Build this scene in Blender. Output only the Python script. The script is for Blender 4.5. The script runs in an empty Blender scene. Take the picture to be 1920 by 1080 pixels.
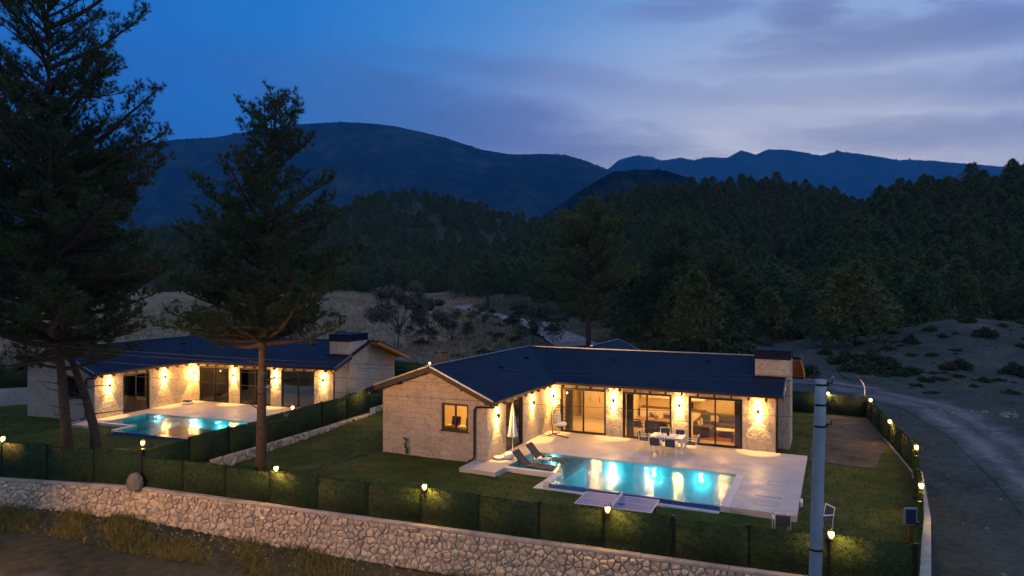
import bpy, math, random
import numpy as np
from mathutils import Vector, Matrix, noise as mnoise
R = math.radians
SKY_STRENGTH = 2.1; STREET_P = 84000; HAZE = 0.00011; FILL_SUN_E = .62
rnd = random.Random(7)
nr = np.random.RandomState(7)
S = bpy.context.scene
# ------------------------------------------------------------------ camera
CH = 8.2                                    # camera height above the terrace (z = 0)
cd = bpy.data.cameras.new('camera'); cam = bpy.data.objects.new('camera', cd)
S.collection.objects.link(cam); S.camera = cam
cam.location = (0, 0, CH); cam.rotation_euler = (R(90), 0, 0)
cd.sensor_width = 36; cd.lens = 24; cd.shift_y = -4/1920
cd.clip_start = .1; cd.clip_end = 40000
# ------------------------------------------------------------------ view
S.view_settings.view_transform = 'Standard'; S.view_settings.look = 'None'
S.view_settings.exposure = 0; S.view_settings.gamma = 1
S.cycles.use_denoising = True
S.cycles.max_bounces = 8; S.cycles.diffuse_bounces = 3; S.cycles.glossy_bounces = 3
S.cycles.transparent_max_bounces = 12; S.cycles.transmission_bounces = 4; S.cycles.volume_bounces = 0
S.cycles.sample_clamp_indirect = 4; S.cycles.caustics_reflective = False; S.cycles.caustics_refractive = False
# ------------------------------------------------------------------ node helper
class NT:
    def __init__(s, tree): s.t = tree; s.n = tree.nodes; s.l = tree.links
    def new(s, typ, **kw):
        nd = s.n.new(typ)
        for k, v in kw.items():
            if k.startswith('i_'):
                key = k[2:]; key = int(key) if key.isdigit() else key.replace('_', ' ')
                s.put(nd.inputs[key], v)
            else: setattr(nd, k, v)
        return nd
    def put(s, inp, v):
        if isinstance(v, bpy.types.NodeSocket): s.l.new(v, inp)
        elif isinstance(v, bpy.types.Node): s.l.new(v.outputs[0], inp)
        else: inp.default_value = v
    def math(s, op, a, b=0.0, clamp=False):
        nd = s.n.new('ShaderNodeMath'); nd.operation = op; nd.use_clamp = clamp
        s.put(nd.inputs[0], a); s.put(nd.inputs[1], b); return nd.outputs[0]
    def mix(s, f, a, b):
        nd = s.n.new('ShaderNodeMix'); nd.data_type = 'RGBA'
        s.put(nd.inputs[0], f); s.put(nd.inputs[6], a if not isinstance(a, tuple) else (*a[:3], 1)); s.put(nd.inputs[7], b if not isinstance(b, tuple) else (*b[:3], 1))
        return nd.outputs[2]
    def ramp(s, f, stops, interp='LINEAR'):
        nd = s.n.new('ShaderNodeValToRGB'); nd.color_ramp.interpolation = interp
        e = nd.color_ramp.elements
        while len(e) < len(stops): e.new(.5)
        for i, (p, c) in enumerate(stops):
            e[i].position = p; e[i].color = (*c, 1) if len(c) == 3 else c
        s.put(nd.inputs[0], f); return nd.outputs[0]
    def noise(s, vec, scale, detail=4, rough=.55, dist=0):
        nd = s.n.new('ShaderNodeTexNoise'); s.put(nd.inputs['Vector'], vec)
        nd.inputs['Scale'].default_value = scale; nd.inputs['Detail'].default_value = detail
        nd.inputs['Roughness'].default_value = rough; nd.inputs['Distortion'].default_value = dist
        return nd.outputs[0]
    def mapr(s, v, a, b, c, d):
        nd = s.n.new('ShaderNodeMapRange'); s.put(nd.inputs[0], v)
        for i, q in enumerate((a, b, c, d)): nd.inputs[i+1].default_value = q
        return nd.outputs[0]
# ------------------------------------------------------------------ world: dusk sky
W = bpy.data.worlds.new('World'); S.world = W; W.use_nodes = True
t = NT(W.node_tree); t.n.clear()
tc = t.new('ShaderNodeTexCoord').outputs['Generated']
sep = t.new('ShaderNodeSeparateXYZ', i_0=tc)
z = t.math('MAXIMUM', sep.outputs[2], 0.0)
gd = Vector((.42, 1, .02)).normalized()
dp = t.new('ShaderNodeVectorMath', operation='DOT_PRODUCT', i_0=tc, i_1=gd).outputs['Value']
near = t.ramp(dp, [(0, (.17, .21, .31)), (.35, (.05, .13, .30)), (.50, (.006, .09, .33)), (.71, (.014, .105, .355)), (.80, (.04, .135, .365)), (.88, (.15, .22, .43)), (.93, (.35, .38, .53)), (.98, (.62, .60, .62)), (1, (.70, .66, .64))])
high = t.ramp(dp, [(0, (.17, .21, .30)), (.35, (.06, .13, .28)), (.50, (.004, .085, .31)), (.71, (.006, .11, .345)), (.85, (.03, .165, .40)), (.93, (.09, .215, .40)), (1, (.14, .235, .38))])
el = t.mapr(z, .13, .44, 0, 1)
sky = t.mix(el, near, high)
# clouds: streaks on a flat cloud deck seen in perspective
zz = t.math('ADD', z, .09)
cx = t.math('DIVIDE', sep.outputs[0], zz); cy = t.math('DIVIDE', sep.outputs[1], zz)
cv = t.new('ShaderNodeCombineXYZ', i_0=t.math('MULTIPLY', cx, .42), i_1=t.math('MULTIPLY', cy, .8), i_2=3.7).outputs[0]
n1 = t.noise(cv, .75, 7, .55, .5)
n2 = t.noise(cv, 2.6, 6, .6, .3)
cl = t.math('ADD', t.math('MULTIPLY', n1, .62), t.math('MULTIPLY', n2, .38))
side = t.mapr(dp, .72, .93, .15, 1)
# the cloud banks seen over the ridge: soft lens-shaped banks placed by direction, ragged with noise
yy = t.math('MAXIMUM', sep.outputs[1], .05); gu = t.math('DIVIDE', sep.outputs[0], yy); gv = t.math('DIVIDE', sep.outputs[2], yy)
wv = t.new('ShaderNodeCombineXYZ', i_0=t.math('MULTIPLY', gu, 1.0), i_1=t.math('MULTIPLY', gv, 4.0), i_2=1.3).outputs[0]
w1 = t.math('SUBTRACT', t.noise(wv, 3.0, 6, .6, .6), .5); w2 = t.math('SUBTRACT', t.noise(wv, 8.0, 6, .62, .5), .5)
front = t.mapr(sep.outputs[1], .1, .4, 0, 1); bank = None
for cu, cv_, ru, rv, tl, am in ((-.06, .240, .36, .052, -.20, .95), (.02, .315, .22, .022, -.12, .5), (.10, .205, .10, .016, -.1, .7), (.60, .372, .30, .034, .16, .9), (.42, .392, .055, .030, -.1, 1.0), (.27, .41, .10, .02, .1, .8), (.60, .225, .22, .026, .05, .6), (.48, .290, .34, .022, .02, .5), (-.5, .33, .2, .03, .1, .35), (.75, .30, .16, .03, .1, .6)):
    du = t.math('SUBTRACT', t.math('ADD', gu, t.math('MULTIPLY', w1, .16)), cu); dv = t.math('SUBTRACT', t.math('ADD', gv, t.math('MULTIPLY', w2, .055)), cv_); dv = t.math('SUBTRACT', dv, t.math('MULTIPLY', du, tl))
    q = t.math('ADD', t.math('POWER', t.math('ABSOLUTE', t.math('DIVIDE', du, ru)), 2), t.math('POWER', t.math('ABSOLUTE', t.math('DIVIDE', dv, rv)), 2))
    e = t.math('MULTIPLY', t.mapr(t.math('ADD', q, t.math('MULTIPLY', w2, 1.6)), 1.7, .1, 0, 1), am); bank = e if bank is None else t.math('MAXIMUM', bank, e)
bank = t.math('MULTIPLY', bank, front)
ccol = t.ramp(dp, [(0, (.09, .12, .20)), (.6, (.012, .075, .26)), (.84, (.045, .10, .25)), (.93, (.11, .135, .27)), (1, (.18, .215, .295))])
cm = t.math('MULTIPLY', t.mapr(cl, .46, .60, 0, .30), side)
sky = t.mix(cm, sky, ccol)
sky = t.mix(t.math('MULTIPLY', bank, .9), sky, ccol)
hl = t.math('MULTIPLY', t.mapr(n2, .54, .70, 0, .22), side)
sky = t.mix(hl, sky, t.ramp(dp, [(0, (.14, .17, .28)), (.8, (.10, .18, .36)), (1, (.50, .48, .52))]))
nish = t.new('ShaderNodeTexSky', sky_type='NISHITA', sun_disc=False, sun_elevation=R(1), sun_rotation=R(23), altitude=300)
sky = t.new('ShaderNodeMix', data_type='RGBA', blend_type='ADD', i_0=.004, i_6=sky, i_7=nish.outputs[0]).outputs[2]
low = t.mapr(sep.outputs[2], -.05, 0, 0, 1)
sky = t.mix(low, (.01, .015, .03), sky)
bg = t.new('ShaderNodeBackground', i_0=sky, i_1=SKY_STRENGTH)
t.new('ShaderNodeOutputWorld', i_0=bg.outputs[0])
# added fill: a wide, weak sun lamp lifting the neutral ambient after sunset
sl = bpy.data.lights.new('sun', 'SUN'); sl.energy = FILL_SUN_E; sl.angle = R(75); sl.color = (1, .93, .84)
so = bpy.data.objects.new('sun', sl); S.collection.objects.link(so); so.rotation_euler = Vector((-.75, .35, -1.05)).to_track_quat('-Z', 'Y').to_euler()
# ------------------------------------------------------------------ coordinates
def G(px, py, z=0.0):                       # the point of height z seen at a photograph pixel
    Y = (CH - z)*1280/(py - 536); return Vector(((px-960)*Y/1280, Y, z))
class Frame:                                # a villa's own axes: x along the facade, y to the back
    def __init__(s, ox, oy, deg):
        s.o = Vector((ox, oy, 0)); s.a = R(deg)
        s.U = Vector((math.sin(s.a), math.cos(s.a), 0)); s.V = Vector((math.cos(s.a), -math.sin(s.a), 0))
    def w(s, x, y, z=0.0): return s.o + s.V*x + s.U*y + Vector((0, 0, z))
    def uv(s, X, Y):
        dx, dy = X-s.o.x, Y-s.o.y
        return dx*s.V.x+dy*s.V.y, dx*s.U.x+dy*s.U.y
FM = Frame(2.118, 38.73, 25.5)
FL = Frame(-22.94, 48.93, 20.3)
# ------------------------------------------------------------------ object helpers
C = S.collection
def tag(o, label=None, cat=None, group=None, kind=None):
    if label: o['label'] = label
    if cat: o['category'] = cat
    if group: o['group'] = group
    if kind: o['kind'] = kind
    return o
def thing(name, label, cat, loc=(0, 0, 0), rz=0, group=None):
    o = bpy.data.objects.new(name, None); C.objects.link(o); o.empty_display_size = .2
    o.location = loc; o.rotation_euler = (0, 0, rz)
    return tag(o, label, cat, group)
def link(name, me, parent=None, loc=None, rot=None, scale=None):
    o = bpy.data.objects.new(name, me); C.objects.link(o)
    if parent: o.parent = parent
    if loc is not None: o.location = loc
    if rot is not None: o.rotation_euler = rot
    if scale is not None: o.scale = scale
    return o
def copy_tree(o, parent=None):
    c = o.copy(); C.objects.link(c); c.parent = parent
    for ch in list(o.children): copy_tree(ch, c)
    return c
def npmesh(name, V, F, mats, smooth=False, mi=None):
    V = np.asarray(V, dtype=np.float32); F = np.asarray(F, dtype=np.int32)
    me = bpy.data.meshes.new(name); me.vertices.add(len(V)); me.vertices.foreach_set('co', V.ravel())
    k = F.shape[1]; me.loops.add(F.size); me.loops.foreach_set('vertex_index', F.ravel())
    me.polygons.add(len(F)); me.polygons.foreach_set('loop_start', np.arange(0, F.size, k, dtype=np.int32))
    if mi is not None: me.polygons.foreach_set('material_index', np.asarray(mi, dtype=np.int32))
    if smooth: me.polygons.foreach_set('use_smooth', np.ones(len(F), dtype=bool))
    for m in (mats if isinstance(mats, (list, tuple)) else [mats]): me.materials.append(m)
    me.update(calc_edges=True); me.validate(); return me
class MB:
    def __init__(s): s.v = []; s.f = []; s.m = []; s.cur = 0
    def add(s, vs, fs):
        b = len(s.v); s.v += [tuple(q) for q in vs]; s.f += [tuple(i+b for i in f) for f in fs]; s.m += [s.cur]*len(fs); return s
    def box(s, x0, x1, y0, y1, z0, z1, M=None, bev=0):
        x0, x1 = min(x0, x1), max(x0, x1); y0, y1 = min(y0, y1), max(y0, y1)
        if bev:
            b = bev; vs = []
            for zz_, i in ((z0, b), (z0+b, 0), (z1-b, 0), (z1, b)):
                vs += [(x0+i, y0+i, zz_), (x1-i, y0+i, zz_), (x1-i, y1-i, zz_), (x0+i, y1-i, zz_)]
            fs = [(3, 2, 1, 0), (12, 13, 14, 15)]
            for k in range(3):
                for j in range(4): fs.append((k*4+j, k*4+(j+1) % 4, k*4+4+(j+1) % 4, k*4+4+j))
        else:
            vs = [(x0, y0, z0), (x1, y0, z0), (x1, y1, z0), (x0, y1, z0), (x0, y0, z1), (x1, y0, z1), (x1, y1, z1), (x0, y1, z1)]
            fs = [(3, 2, 1, 0), (4, 5, 6, 7), (0, 1, 5, 4), (1, 2, 6, 5), (2, 3, 7, 6), (3, 0, 4, 7)]
        if M is not None: vs = [tuple(M @ Vector(q)) for q in vs]
        return s.add(vs, fs)
    def bar(s, a, b, w, h=None):            # a rectangular bar between two points
        a, b = Vector(a), Vector(b); h = h or w; d = (b-a); L = d.length
        M = Matrix.Translation(a) @ d.to_track_quat('X', 'Z').to_matrix().to_4x4()
        return s.box(0, L, -w/2, w/2, -h/2, h/2, M)
    def tube(s, pts, r, n=8, caps=True):
        pts = [Vector(p) for p in pts]; rs = r if isinstance(r, (list, tuple)) else [r]*len(pts)
        vs = []; fs = []; up = None
        for i, p in enumerate(pts):
            d = (pts[min(i+1, len(pts)-1)]-pts[max(i-1, 0)]).normalized()
            if up is None: up = Vector((0, 0, 1)) if abs(d.z) < .9 else Vector((1, 0, 0))
            a = d.cross(up).normalized(); b = a.cross(d).normalized(); up = b
            for k in range(n):
                q = 2*math.pi*k/n; vs.append(p+a*rs[i]*math.cos(q)+b*rs[i]*math.sin(q))
        for i in range(len(pts)-1):
            for k in range(n): fs.append((i*n+k, i*n+(k+1) % n, (i+1)*n+(k+1) % n, (i+1)*n+k))
        if caps: fs.append(tuple(range(n))[::-1]); fs.append(tuple((len(pts)-1)*n+k for k in range(n)))
        return s.add(vs, fs)
    def lathe(s, prof, n=16, c=(0, 0, 0)):
        vs = []; fs = []
        for r_, z_ in prof:
            for k in range(n):
                q = 2*math.pi*k/n; vs.append((c[0]+r_*math.cos(q), c[1]+r_*math.sin(q), c[2]+z_))
        for i in range(len(prof)-1):
            for k in range(n): fs.append((i*n+k, i*n+(k+1) % n, (i+1)*n+(k+1) % n, (i+1)*n+k))
        if prof[0][0] > 1e-4: fs.append(tuple(range(n))[::-1])
        if prof[-1][0] > 1e-4: fs.append(tuple((len(prof)-1)*n+k for k in range(n)))
        return s.add(vs, fs)
    def prism(s, poly, z0, z1, tops=None):  # poly ccw in xy
        n = len(poly); vs = [(x, y, z0) for x, y in poly]+[(x, y, z1 if tops is None else tops[i]) for i, (x, y) in enumerate(poly)]
        fs = [tuple(range(n))[::-1], tuple(range(n, 2*n))]+[(i, (i+1) % n, n+(i+1) % n, n+i) for i in range(n)]
        return s.add(vs, fs)
    def slab(s, top, th):                   # a sheet of 3D points given a thickness downwards
        n = len(top); vs = [tuple(p) for p in top]+[(p[0], p[1], p[2]-th) for p in top]
        fs = [tuple(range(n)), tuple(range(n, 2*n))[::-1]]+[((i+1) % n, i, n+i, n+(i+1) % n) for i in range(n)]
        return s.add(vs, fs)
    def mesh(s, name, mats, smooth=False, bevel=0):
        me = bpy.data.meshes.new(name); me.from_pydata(s.v, [], s.f)
        ml = mats if isinstance(mats, (list, tuple)) else [mats]
        for m in ml: me.materials.append(m)
        if len(ml) > 1: me.polygons.foreach_set('material_index', s.m)
        if smooth: me.polygons.foreach_set('use_smooth', [True]*len(me.polygons))
        me.update(); return me
    def build(s, name, mats, parent=None, smooth=False, **kw): return link(name, s.mesh(name, mats, smooth), parent, **kw)
def copies(name, me, parent, places):
    out = []
    for p in places:
        o = link(name, me, parent, p[0], p[1] if len(p) > 1 else None, p[2] if len(p) > 2 else None); out.append(o)
    return out
def lamp(kind, name, loc, power, color, parent=None, **kw):
    d = bpy.data.lights.new(name, kind); d.energy = power; d.color = color
    rot = kw.pop('rot', None)
    for k, v in kw.items(): setattr(d, k, v)
    o = bpy.data.objects.new(name, d); C.objects.link(o); o.location = loc
    if rot: o.rotation_euler = rot
    if parent: o.parent = parent
    return o
# ------------------------------------------------------------------ materials
def mat(name):
    m = bpy.data.materials.new(name); m.use_nodes = True; t = NT(m.node_tree); t.n.clear()
    p = t.new('ShaderNodeBsdfPrincipled'); t.new('ShaderNodeOutputMaterial', i_0=p.outputs[0])
    return m, t, p
def bump(t, p, h, strength=.5, dist=.02):
    b = t.new('ShaderNodeBump', i_Strength=strength, i_Distance=dist, i_Height=h); t.put(p.inputs['Normal'], b.outputs[0]); return b
def simple(name, col, rough=.6, metal=0, var=.12, scale=6, bs=0, bd=.01, spec=.5):
    m, t, p = mat(name); co = t.new('ShaderNodeTexCoord').outputs['Object']
    n = t.noise(co, scale, 5)
    a = tuple(c*(1-var) for c in col); b = tuple(min(1, c*(1+var)) for c in col)
    t.put(p.inputs['Base Color'], t.mix(t.mapr(n, .3, .7, 0, 1), a, b))
    t.put(p.inputs['Roughness'], t.mapr(t.noise(co, scale*2.3), .3, .7, rough*.85, min(1, rough*1.15)))
    p.inputs['Metallic'].default_value = metal; p.inputs['Specular IOR Level'].default_value = spec
    if bs: bump(t, p, t.noise(co, scale*6, 6), bs, bd)
    return m
def emis(name, col, st):
    m, t, p = mat(name); p.inputs['Base Color'].default_value = (.8, .8, .8, 1)
    p.inputs['Emission Color'].default_value = (*col, 1); p.inputs['Emission Strength'].default_value = st; return m
M = {}
def stone_wall():
    m, t, p = mat('stone_wall'); co = t.new('ShaderNodeTexCoord').outputs['Object']
    n = t.noise(co, 1.1, 6, .6); n2 = t.noise(co, 5, 6, .65); n3 = t.noise(co, 14, 5, .6)
    c = t.mix(t.mapr(n, .35, .68, 0, 1), (.54, .475, .40), (.43, .375, .32))
    c = t.mix(t.mapr(n2, .55, .70, 0, .8), c, (.22, .18, .15)); c = t.mix(t.mapr(t.noise(co, 2.3, 4, .6), .56, .66, 0, .45), c, (.30, .25, .22)); c = t.mix(t.mapr(n3, .60, .70, 0, .7), c, (.12, .10, .09))
    # block courses
    sx = t.new('ShaderNodeSeparateXYZ', i_0=co)
    bv = t.new('ShaderNodeCombineXYZ', i_0=t.math('ADD', sx.outputs[0], sx.outputs[1]), i_1=sx.outputs[2]).outputs[0]
    br = t.new('ShaderNodeTexBrick', i_Vector=bv, i_Scale=1.0, i_Mortar_Size=.012, i_Mortar_Smooth=.4, i_Bias=0.0, i_Brick_Width=.55, i_Row_Height=.28)
    br.inputs['Color1'].default_value = (.88, .88, .88, 1); br.inputs['Color2'].default_value = (1.06, 1.04, 1.0, 1); br.inputs['Mortar'].default_value = (.72, .70, .68, 1)
    c = t.new('ShaderNodeMix', data_type='RGBA', blend_type='MULTIPLY', i_0=.45, i_6=c, i_7=br.outputs[0]).outputs[2]
    vor = t.new('ShaderNodeTexVoronoi', feature='SMOOTH_F1', i_Vector=co, i_Scale=9.0).outputs[0]
    h = t.math('ADD', t.math('MULTIPLY', n2, .7), t.math('MULTIPLY', n3, .45)); h = t.math('SUBTRACT', h, t.math('MULTIPLY', vor, .35))
    h = t.math('SUBTRACT', h, t.math('MULTIPLY', br.outputs[1], .12))
    t.put(p.inputs['Base Color'], c); p.inputs['Roughness'].default_value = .88
    bump(t, p, h, 1, .13); return m
M['stone'] = stone_wall()
def rubble(name, a, b, c3):
    m, t, p = mat(name); co = t.new('ShaderNodeTexCoord').outputs['Object']; rn = t.new('ShaderNodeObjectInfo').outputs['Random']
    geo = t.new('ShaderNodeNewGeometry').outputs['Random Per Island']
    g = t.new('ShaderNodeMath', operation='FRACT', i_0=t.math('ADD', rn, geo)).outputs[0]
    c = t.ramp(g, [(0, a), (.5, b), (.8, c3), (1, a)])
    n = t.noise(co, 11, 6, .65)
    c = t.new('ShaderNodeMix', data_type='RGBA', blend_type='MULTIPLY', i_0=.75, i_6=c, i_7=t.ramp(n, [(.3, (.55, .52, .5)), (.62, (1.05, 1.02, 1))])).outputs[2]
    t.put(p.inputs['Base Color'], c); p.inputs['Roughness'].default_value = .9
    bump(t, p, t.math('ADD', n, t.math('MULTIPLY', t.noise(co, 34, 4), .4)), .8, .04); return m
M['rubble'] = rubble('rubble_stone', (.56, .47, .35), (.64, .54, .41), (.38, .33, .28))
M['rock'] = rubble('field_rock', (.20, .20, .20), (.26, .25, .25), (.14, .14, .15))
M['boulder'] = rubble('boulder_rock', (.16, .155, .15), (.20, .19, .18), (.13, .13, .13))
M['mortar'] = simple('mortar', (.42, .36, .27), .95, var=.3, scale=5, bs=.7, bd=.03)
M['coping'] = simple('cement_coping', (.34, .30, .28), .9, var=.25, scale=2.2, bs=.4)
M['concrete'] = simple('concrete', (.33, .34, .36), .85, var=.22, scale=1.7, bs=.4)
M['roof'] = None
def roofm():
    m, t, p = mat('roof_shingle'); co = t.new('ShaderNodeTexCoord').outputs['Object']
    br = t.new('ShaderNodeTexBrick', i_Vector=co, i_Scale=1.0, i_Mortar_Size=.008, i_Brick_Width=.5, i_Row_Height=.16)
    br.inputs['Color1'].default_value = (.002, .008, .030, 1); br.inputs['Color2'].default_value = (.003, .011, .038, 1); br.inputs['Mortar'].default_value = (.001, .004, .016, 1)
    n = t.noise(co, .7, 5, .6)
    c = t.new('ShaderNodeMix', data_type='RGBA', blend_type='MULTIPLY', i_0=.6, i_6=br.outputs[0], i_7=t.ramp(n, [(.3, (.6, .65, .7)), (.7, (1.2, 1.2, 1.2))])).outputs[2]
    t.put(p.inputs['Base Color'], c); t.put(p.inputs['Roughness'], t.mapr(n, .3, .7, .6, .8)); p.inputs['Specular IOR Level'].default_value = .2
    bump(t, p, t.math('SUBTRACT', t.noise(co, 30, 3), t.math('MULTIPLY', br.outputs[1], 1.0)), .5, .012); return m
M['roof'] = roofm()
M['flash'] = simple('roof_flashing', (.22, .26, .34), .35, .7)
M['darkwood'] = simple('dark_timber', (.035, .022, .016), .7, var=.3, bs=.3)
M['wood'] = simple('orange_timber', (.42, .17, .05), .6, var=.2, scale=9, bs=.3)
M['frame'] = simple('anthracite_frame', (.02, .021, .024), .4, .3)
M['black'] = simple('black_metal', (.012, .012, .014), .45, .4)
M['white'] = simple('white_metal', (.72, .72, .74), .4, 0)
M['whitefab'] = simple('white_fabric', (.70, .69, .70), .9, bs=.4)
M['darkfab'] = simple('dark_fabric', (.035, .045, .075), .9, bs=.4)
M['brownfab'] = simple('brown_mesh_fabric', (.075, .055, .050), .85, bs=.3)
M['sofa'] = simple('sofa_fabric', (.10, .085, .075), .95, bs=.5)
M['cream'] = simple('cream_plaster', (.66, .58, .46), .9, var=.05)
M['tilefloor'] = simple('cream_floor_tile', (.62, .54, .44), .25, var=.06)
M['curtain'] = simple('curtain_cloth', (.40, .33, .26), .95, var=.15, scale=3)
M['kitchen'] = simple('white_cabinet', (.72, .68, .62), .35)
M['redrug'] = simple('red_rug', (.20, .045, .03), .98, var=.4, scale=5, bs=.5)
M['brownwood'] = simple('walnut_wood', (.14, .07, .035), .5, var=.25, scale=7)
M['bed'] = simple('bed_linen', (.70, .60, .42), .95, bs=.4)
M['bulb'] = emis('bulb_glow', (1, .60, .20), 9)
M['lantern'] = emis('lantern_glass', (1, .52, .15), 2.6)
M['poollamp'] = emis('pool_lamp_glow', (.85, .97, 1), 22)
M['roomlamp'] = emis('room_lamp_glow', (1, .72, .36), 12)
M['solar'] = simple('solar_cell', (.01, .02, .06), .2)
M['tabletop'] = simple('table_tennis_blue', (.13, .16, .30), .42, var=.08)
M['polemat'] = simple('pole_concrete', (.22, .27, .34), .8, var=.25, scale=1.4, bs=.4)
M['wire'] = simple('wire', (.05, .055, .07), .5, .5)
def terracem():
    m, t, p = mat('terrace_stone'); co = t.new('ShaderNodeTexCoord').outputs['Object']
    n = t.noise(co, .9, 6, .6, .3); n2 = t.noise(co, 7, 5)
    c = t.mix(t.mapr(n, .3, .7, 0, 1), (.50, .45, .44), (.40, .365, .37)); c = t.mix(t.mapr(n2, .55, .75, 0, .25), c, (.34, .30, .29))
    t.put(p.inputs['Base Color'], c); t.put(p.inputs['Roughness'], t.mapr(n, .3, .7, .38, .65)); bump(t, p, n2, .15, .01); return m
M['terrace'] = terracem()
M['copingw'] = simple('pool_coping', (.58, .54, .53), .6, var=.1, scale=2)
def poolm():
    m, t, p = mat('pool_tile'); co = t.new('ShaderNodeTexCoord').outputs['Object']
    br = t.new('ShaderNodeTexBrick', i_Vector=co, i_Scale=1.0, offset=0.0, i_Mortar_Size=.01, i_Brick_Width=.3, i_Row_Height=.3)
    br.inputs['Color1'].default_value = (.012, .46, .56, 1); br.inputs['Color2'].default_value = (.016, .52, .62, 1); br.inputs['Mortar'].default_value = (.12, .55, .62, 1)
    t.put(p.inputs['Base Color'], br.outputs[0]); p.inputs['Roughness'].default_value = .4; return m
M['pool'] = poolm()
M['poolblue'] = simple('dark_blue_tile', (.02, .09, .30), .25, var=.15, scale=4)
def waterm():
    m = bpy.data.materials.new('water'); m.use_nodes = True; t = NT(m.node_tree); t.n.clear()
    co = t.new('ShaderNodeTexCoord').outputs['Object']
    mp = t.new('ShaderNodeMapping', i_Vector=co); mp.inputs['Scale'].default_value = (.9, 1.3, 1)
    h = t.math('ADD', t.noise(mp.outputs[0], 5.5, 2, .5, .8), t.math('MULTIPLY', t.noise(mp.outputs[0], 15, 2, .5), .5))
    b = t.new('ShaderNodeBump', i_Strength=1, i_Distance=.0125, i_Height=h)
    g = t.new('ShaderNodeBsdfGlossy', i_Roughness=.03, i_Normal=b.outputs[0]); g.inputs[0].default_value = (1, 1, 1, 1)
    tr = t.new('ShaderNodeBsdfTransparent'); tr.inputs[0].default_value = (.62, .97, .97, 1)
    rf = t.new('ShaderNodeBsdfRefraction', i_IOR=1.33, i_Roughness=0.0, i_Normal=b.outputs[0]); rf.inputs[0].default_value = (.7, .95, 1, 1)
    fr = t.new('ShaderNodeFresnel', i_IOR=1.33, i_Normal=b.outputs[0])
    mx0 = t.new('ShaderNodeMixShader', i_0=.35, i_1=tr.outputs[0], i_2=rf.outputs[0])
    mx = t.new('ShaderNodeMixShader', i_0=t.math('MULTIPLY', fr, 1.0, True), i_1=mx0.outputs[0], i_2=g.outputs[0])
    t.new('ShaderNodeOutputMaterial', i_0=mx.outputs[0]); return m
M['water'] = waterm()
def glassm():
    m = bpy.data.materials.new('window_glass'); m.use_nodes = True; t = NT(m.node_tree); t.n.clear()
    g = t.new('ShaderNodeBsdfGlossy', i_Roughness=.01); tr = t.new('ShaderNodeBsdfTransparent'); tr.inputs[0].default_value = (.86, .86, .84, 1)
    fr = t.new('ShaderNodeFresnel', i_IOR=1.52)
    mx = t.new('ShaderNodeMixShader', i_0=t.math('MULTIPLY', fr, 1.5, True), i_1=tr.outputs[0], i_2=g.outputs[0])
    t.new('ShaderNodeOutputMaterial', i_0=mx.outputs[0]); return m
M['glass'] = glassm()
def groundm(name, stops, scale, extra=None, bs=.6, bd=.05, rough=.95):
    m, t, p = mat(name); co = t.new('ShaderNodeTexCoord').outputs['Object']
    n = t.noise(co, scale, 8, .62, .3); n2 = t.noise(co, scale*14, 4, .6)
    f = t.math('ADD', t.math('MULTIPLY', n, .7), t.math('MULTIPLY', n2, .3))
    c = t.ramp(f, stops)
    if extra:
        for sc, lo, hi, col in extra: c = t.mix(t.mapr(t.noise(co, sc, 5, .6), lo, hi, 0, 1), c, col)
    t.put(p.inputs['Base Color'], c); p.inputs['Roughness'].default_value = rough; p.inputs['Specular IOR Level'].default_value = .15
    bump(t, p, f, bs, bd); return m
M['lawn'] = groundm('lawn_grass', [(.36, (.026, .040, .005)), (.5, (.044, .062, .009)), (.64, (.072, .086, .015))], .8, [(.35, .54, .72, (.10, .085, .022))], bs=1, bd=.06)
M['soil'] = groundm('bare_soil', [(.35, (.055, .042, .030)), (.5, (.10, .075, .052)), (.65, (.15, .115, .08))], 1.4, [(9, .64, .72, (.26, .24, .21)), (.7, .56, .68, (.035, .045, .015))])
M['terrain'] = None
M['gravel'] = groundm('gravel_road', [(.35, (.06, .062, .075)), (.5, (.095, .095, .11)), (.65, (.14, .135, .15))], .55, [(.9, .56, .66, (.045, .045, .04)), (12, .64, .72, (.22, .21, .21))])
M['hedge'] = None
def foliage(name, a, b, tr=.0, scale=.5, c3=None):
    m, t, p = mat(name); co = t.new('ShaderNodeTexCoord').outputs['Object']
    rn = t.new('ShaderNodeObjectInfo').outputs['Random']; isl = t.new('ShaderNodeNewGeometry').outputs['Random Per Island']
    f = t.math('ADD', t.math('MULTIPLY', t.noise(co, scale, 3), .6), t.math('MULTIPLY', isl, .4))
    c = t.mix(t.mapr(f, .3, .72, 0, 1), a, b)
    if c3: c = t.mix(t.mapr(rn, .3, 1, 0, .8), c, c3)
    t.put(p.inputs['Base Color'], c); p.inputs['Roughness'].default_value = .75; p.inputs['Specular IOR Level'].default_value = .2
    return m
M['hedge'] = foliage('hedge_leaves', (.018, .050, .010), (.055, .10, .018), scale=5)
M['hedgecore'] = simple('hedge_backing', (.014, .036, .009), .9, var=.4, scale=4)
M['needle'] = foliage('pine_needles', (.022, .050, .026), (.060, .092, .034), scale=.4)
M['needle2'] = foliage('forest_needles', (.026, .064, .030), (.09, .135, .048), scale=.25, c3=(.10, .105, .038))
M['paleneedle'] = foliage('pale_needles', (.05, .085, .028), (.12, .145, .048), scale=.5)
M['olive'] = foliage('olive_leaves', (.085, .095, .085), (.12, .13, .12), scale=.6)
M['bush'] = foliage('bush_leaves', (.022, .042, .024), (.065, .085, .042), scale=.8)
M['bark'] = simple('pine_bark', (.055, .040, .032), .95, var=.45, scale=5, bs=1, bd=.05)
M['greybark'] = simple('grey_bark', (.06, .055, .05), .95, var=.3, scale=6, bs=.8, bd=.03)
M['weed'] = foliage('weed_blades', (.06, .085, .020), (.24, .165, .045), scale=.35)
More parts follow.
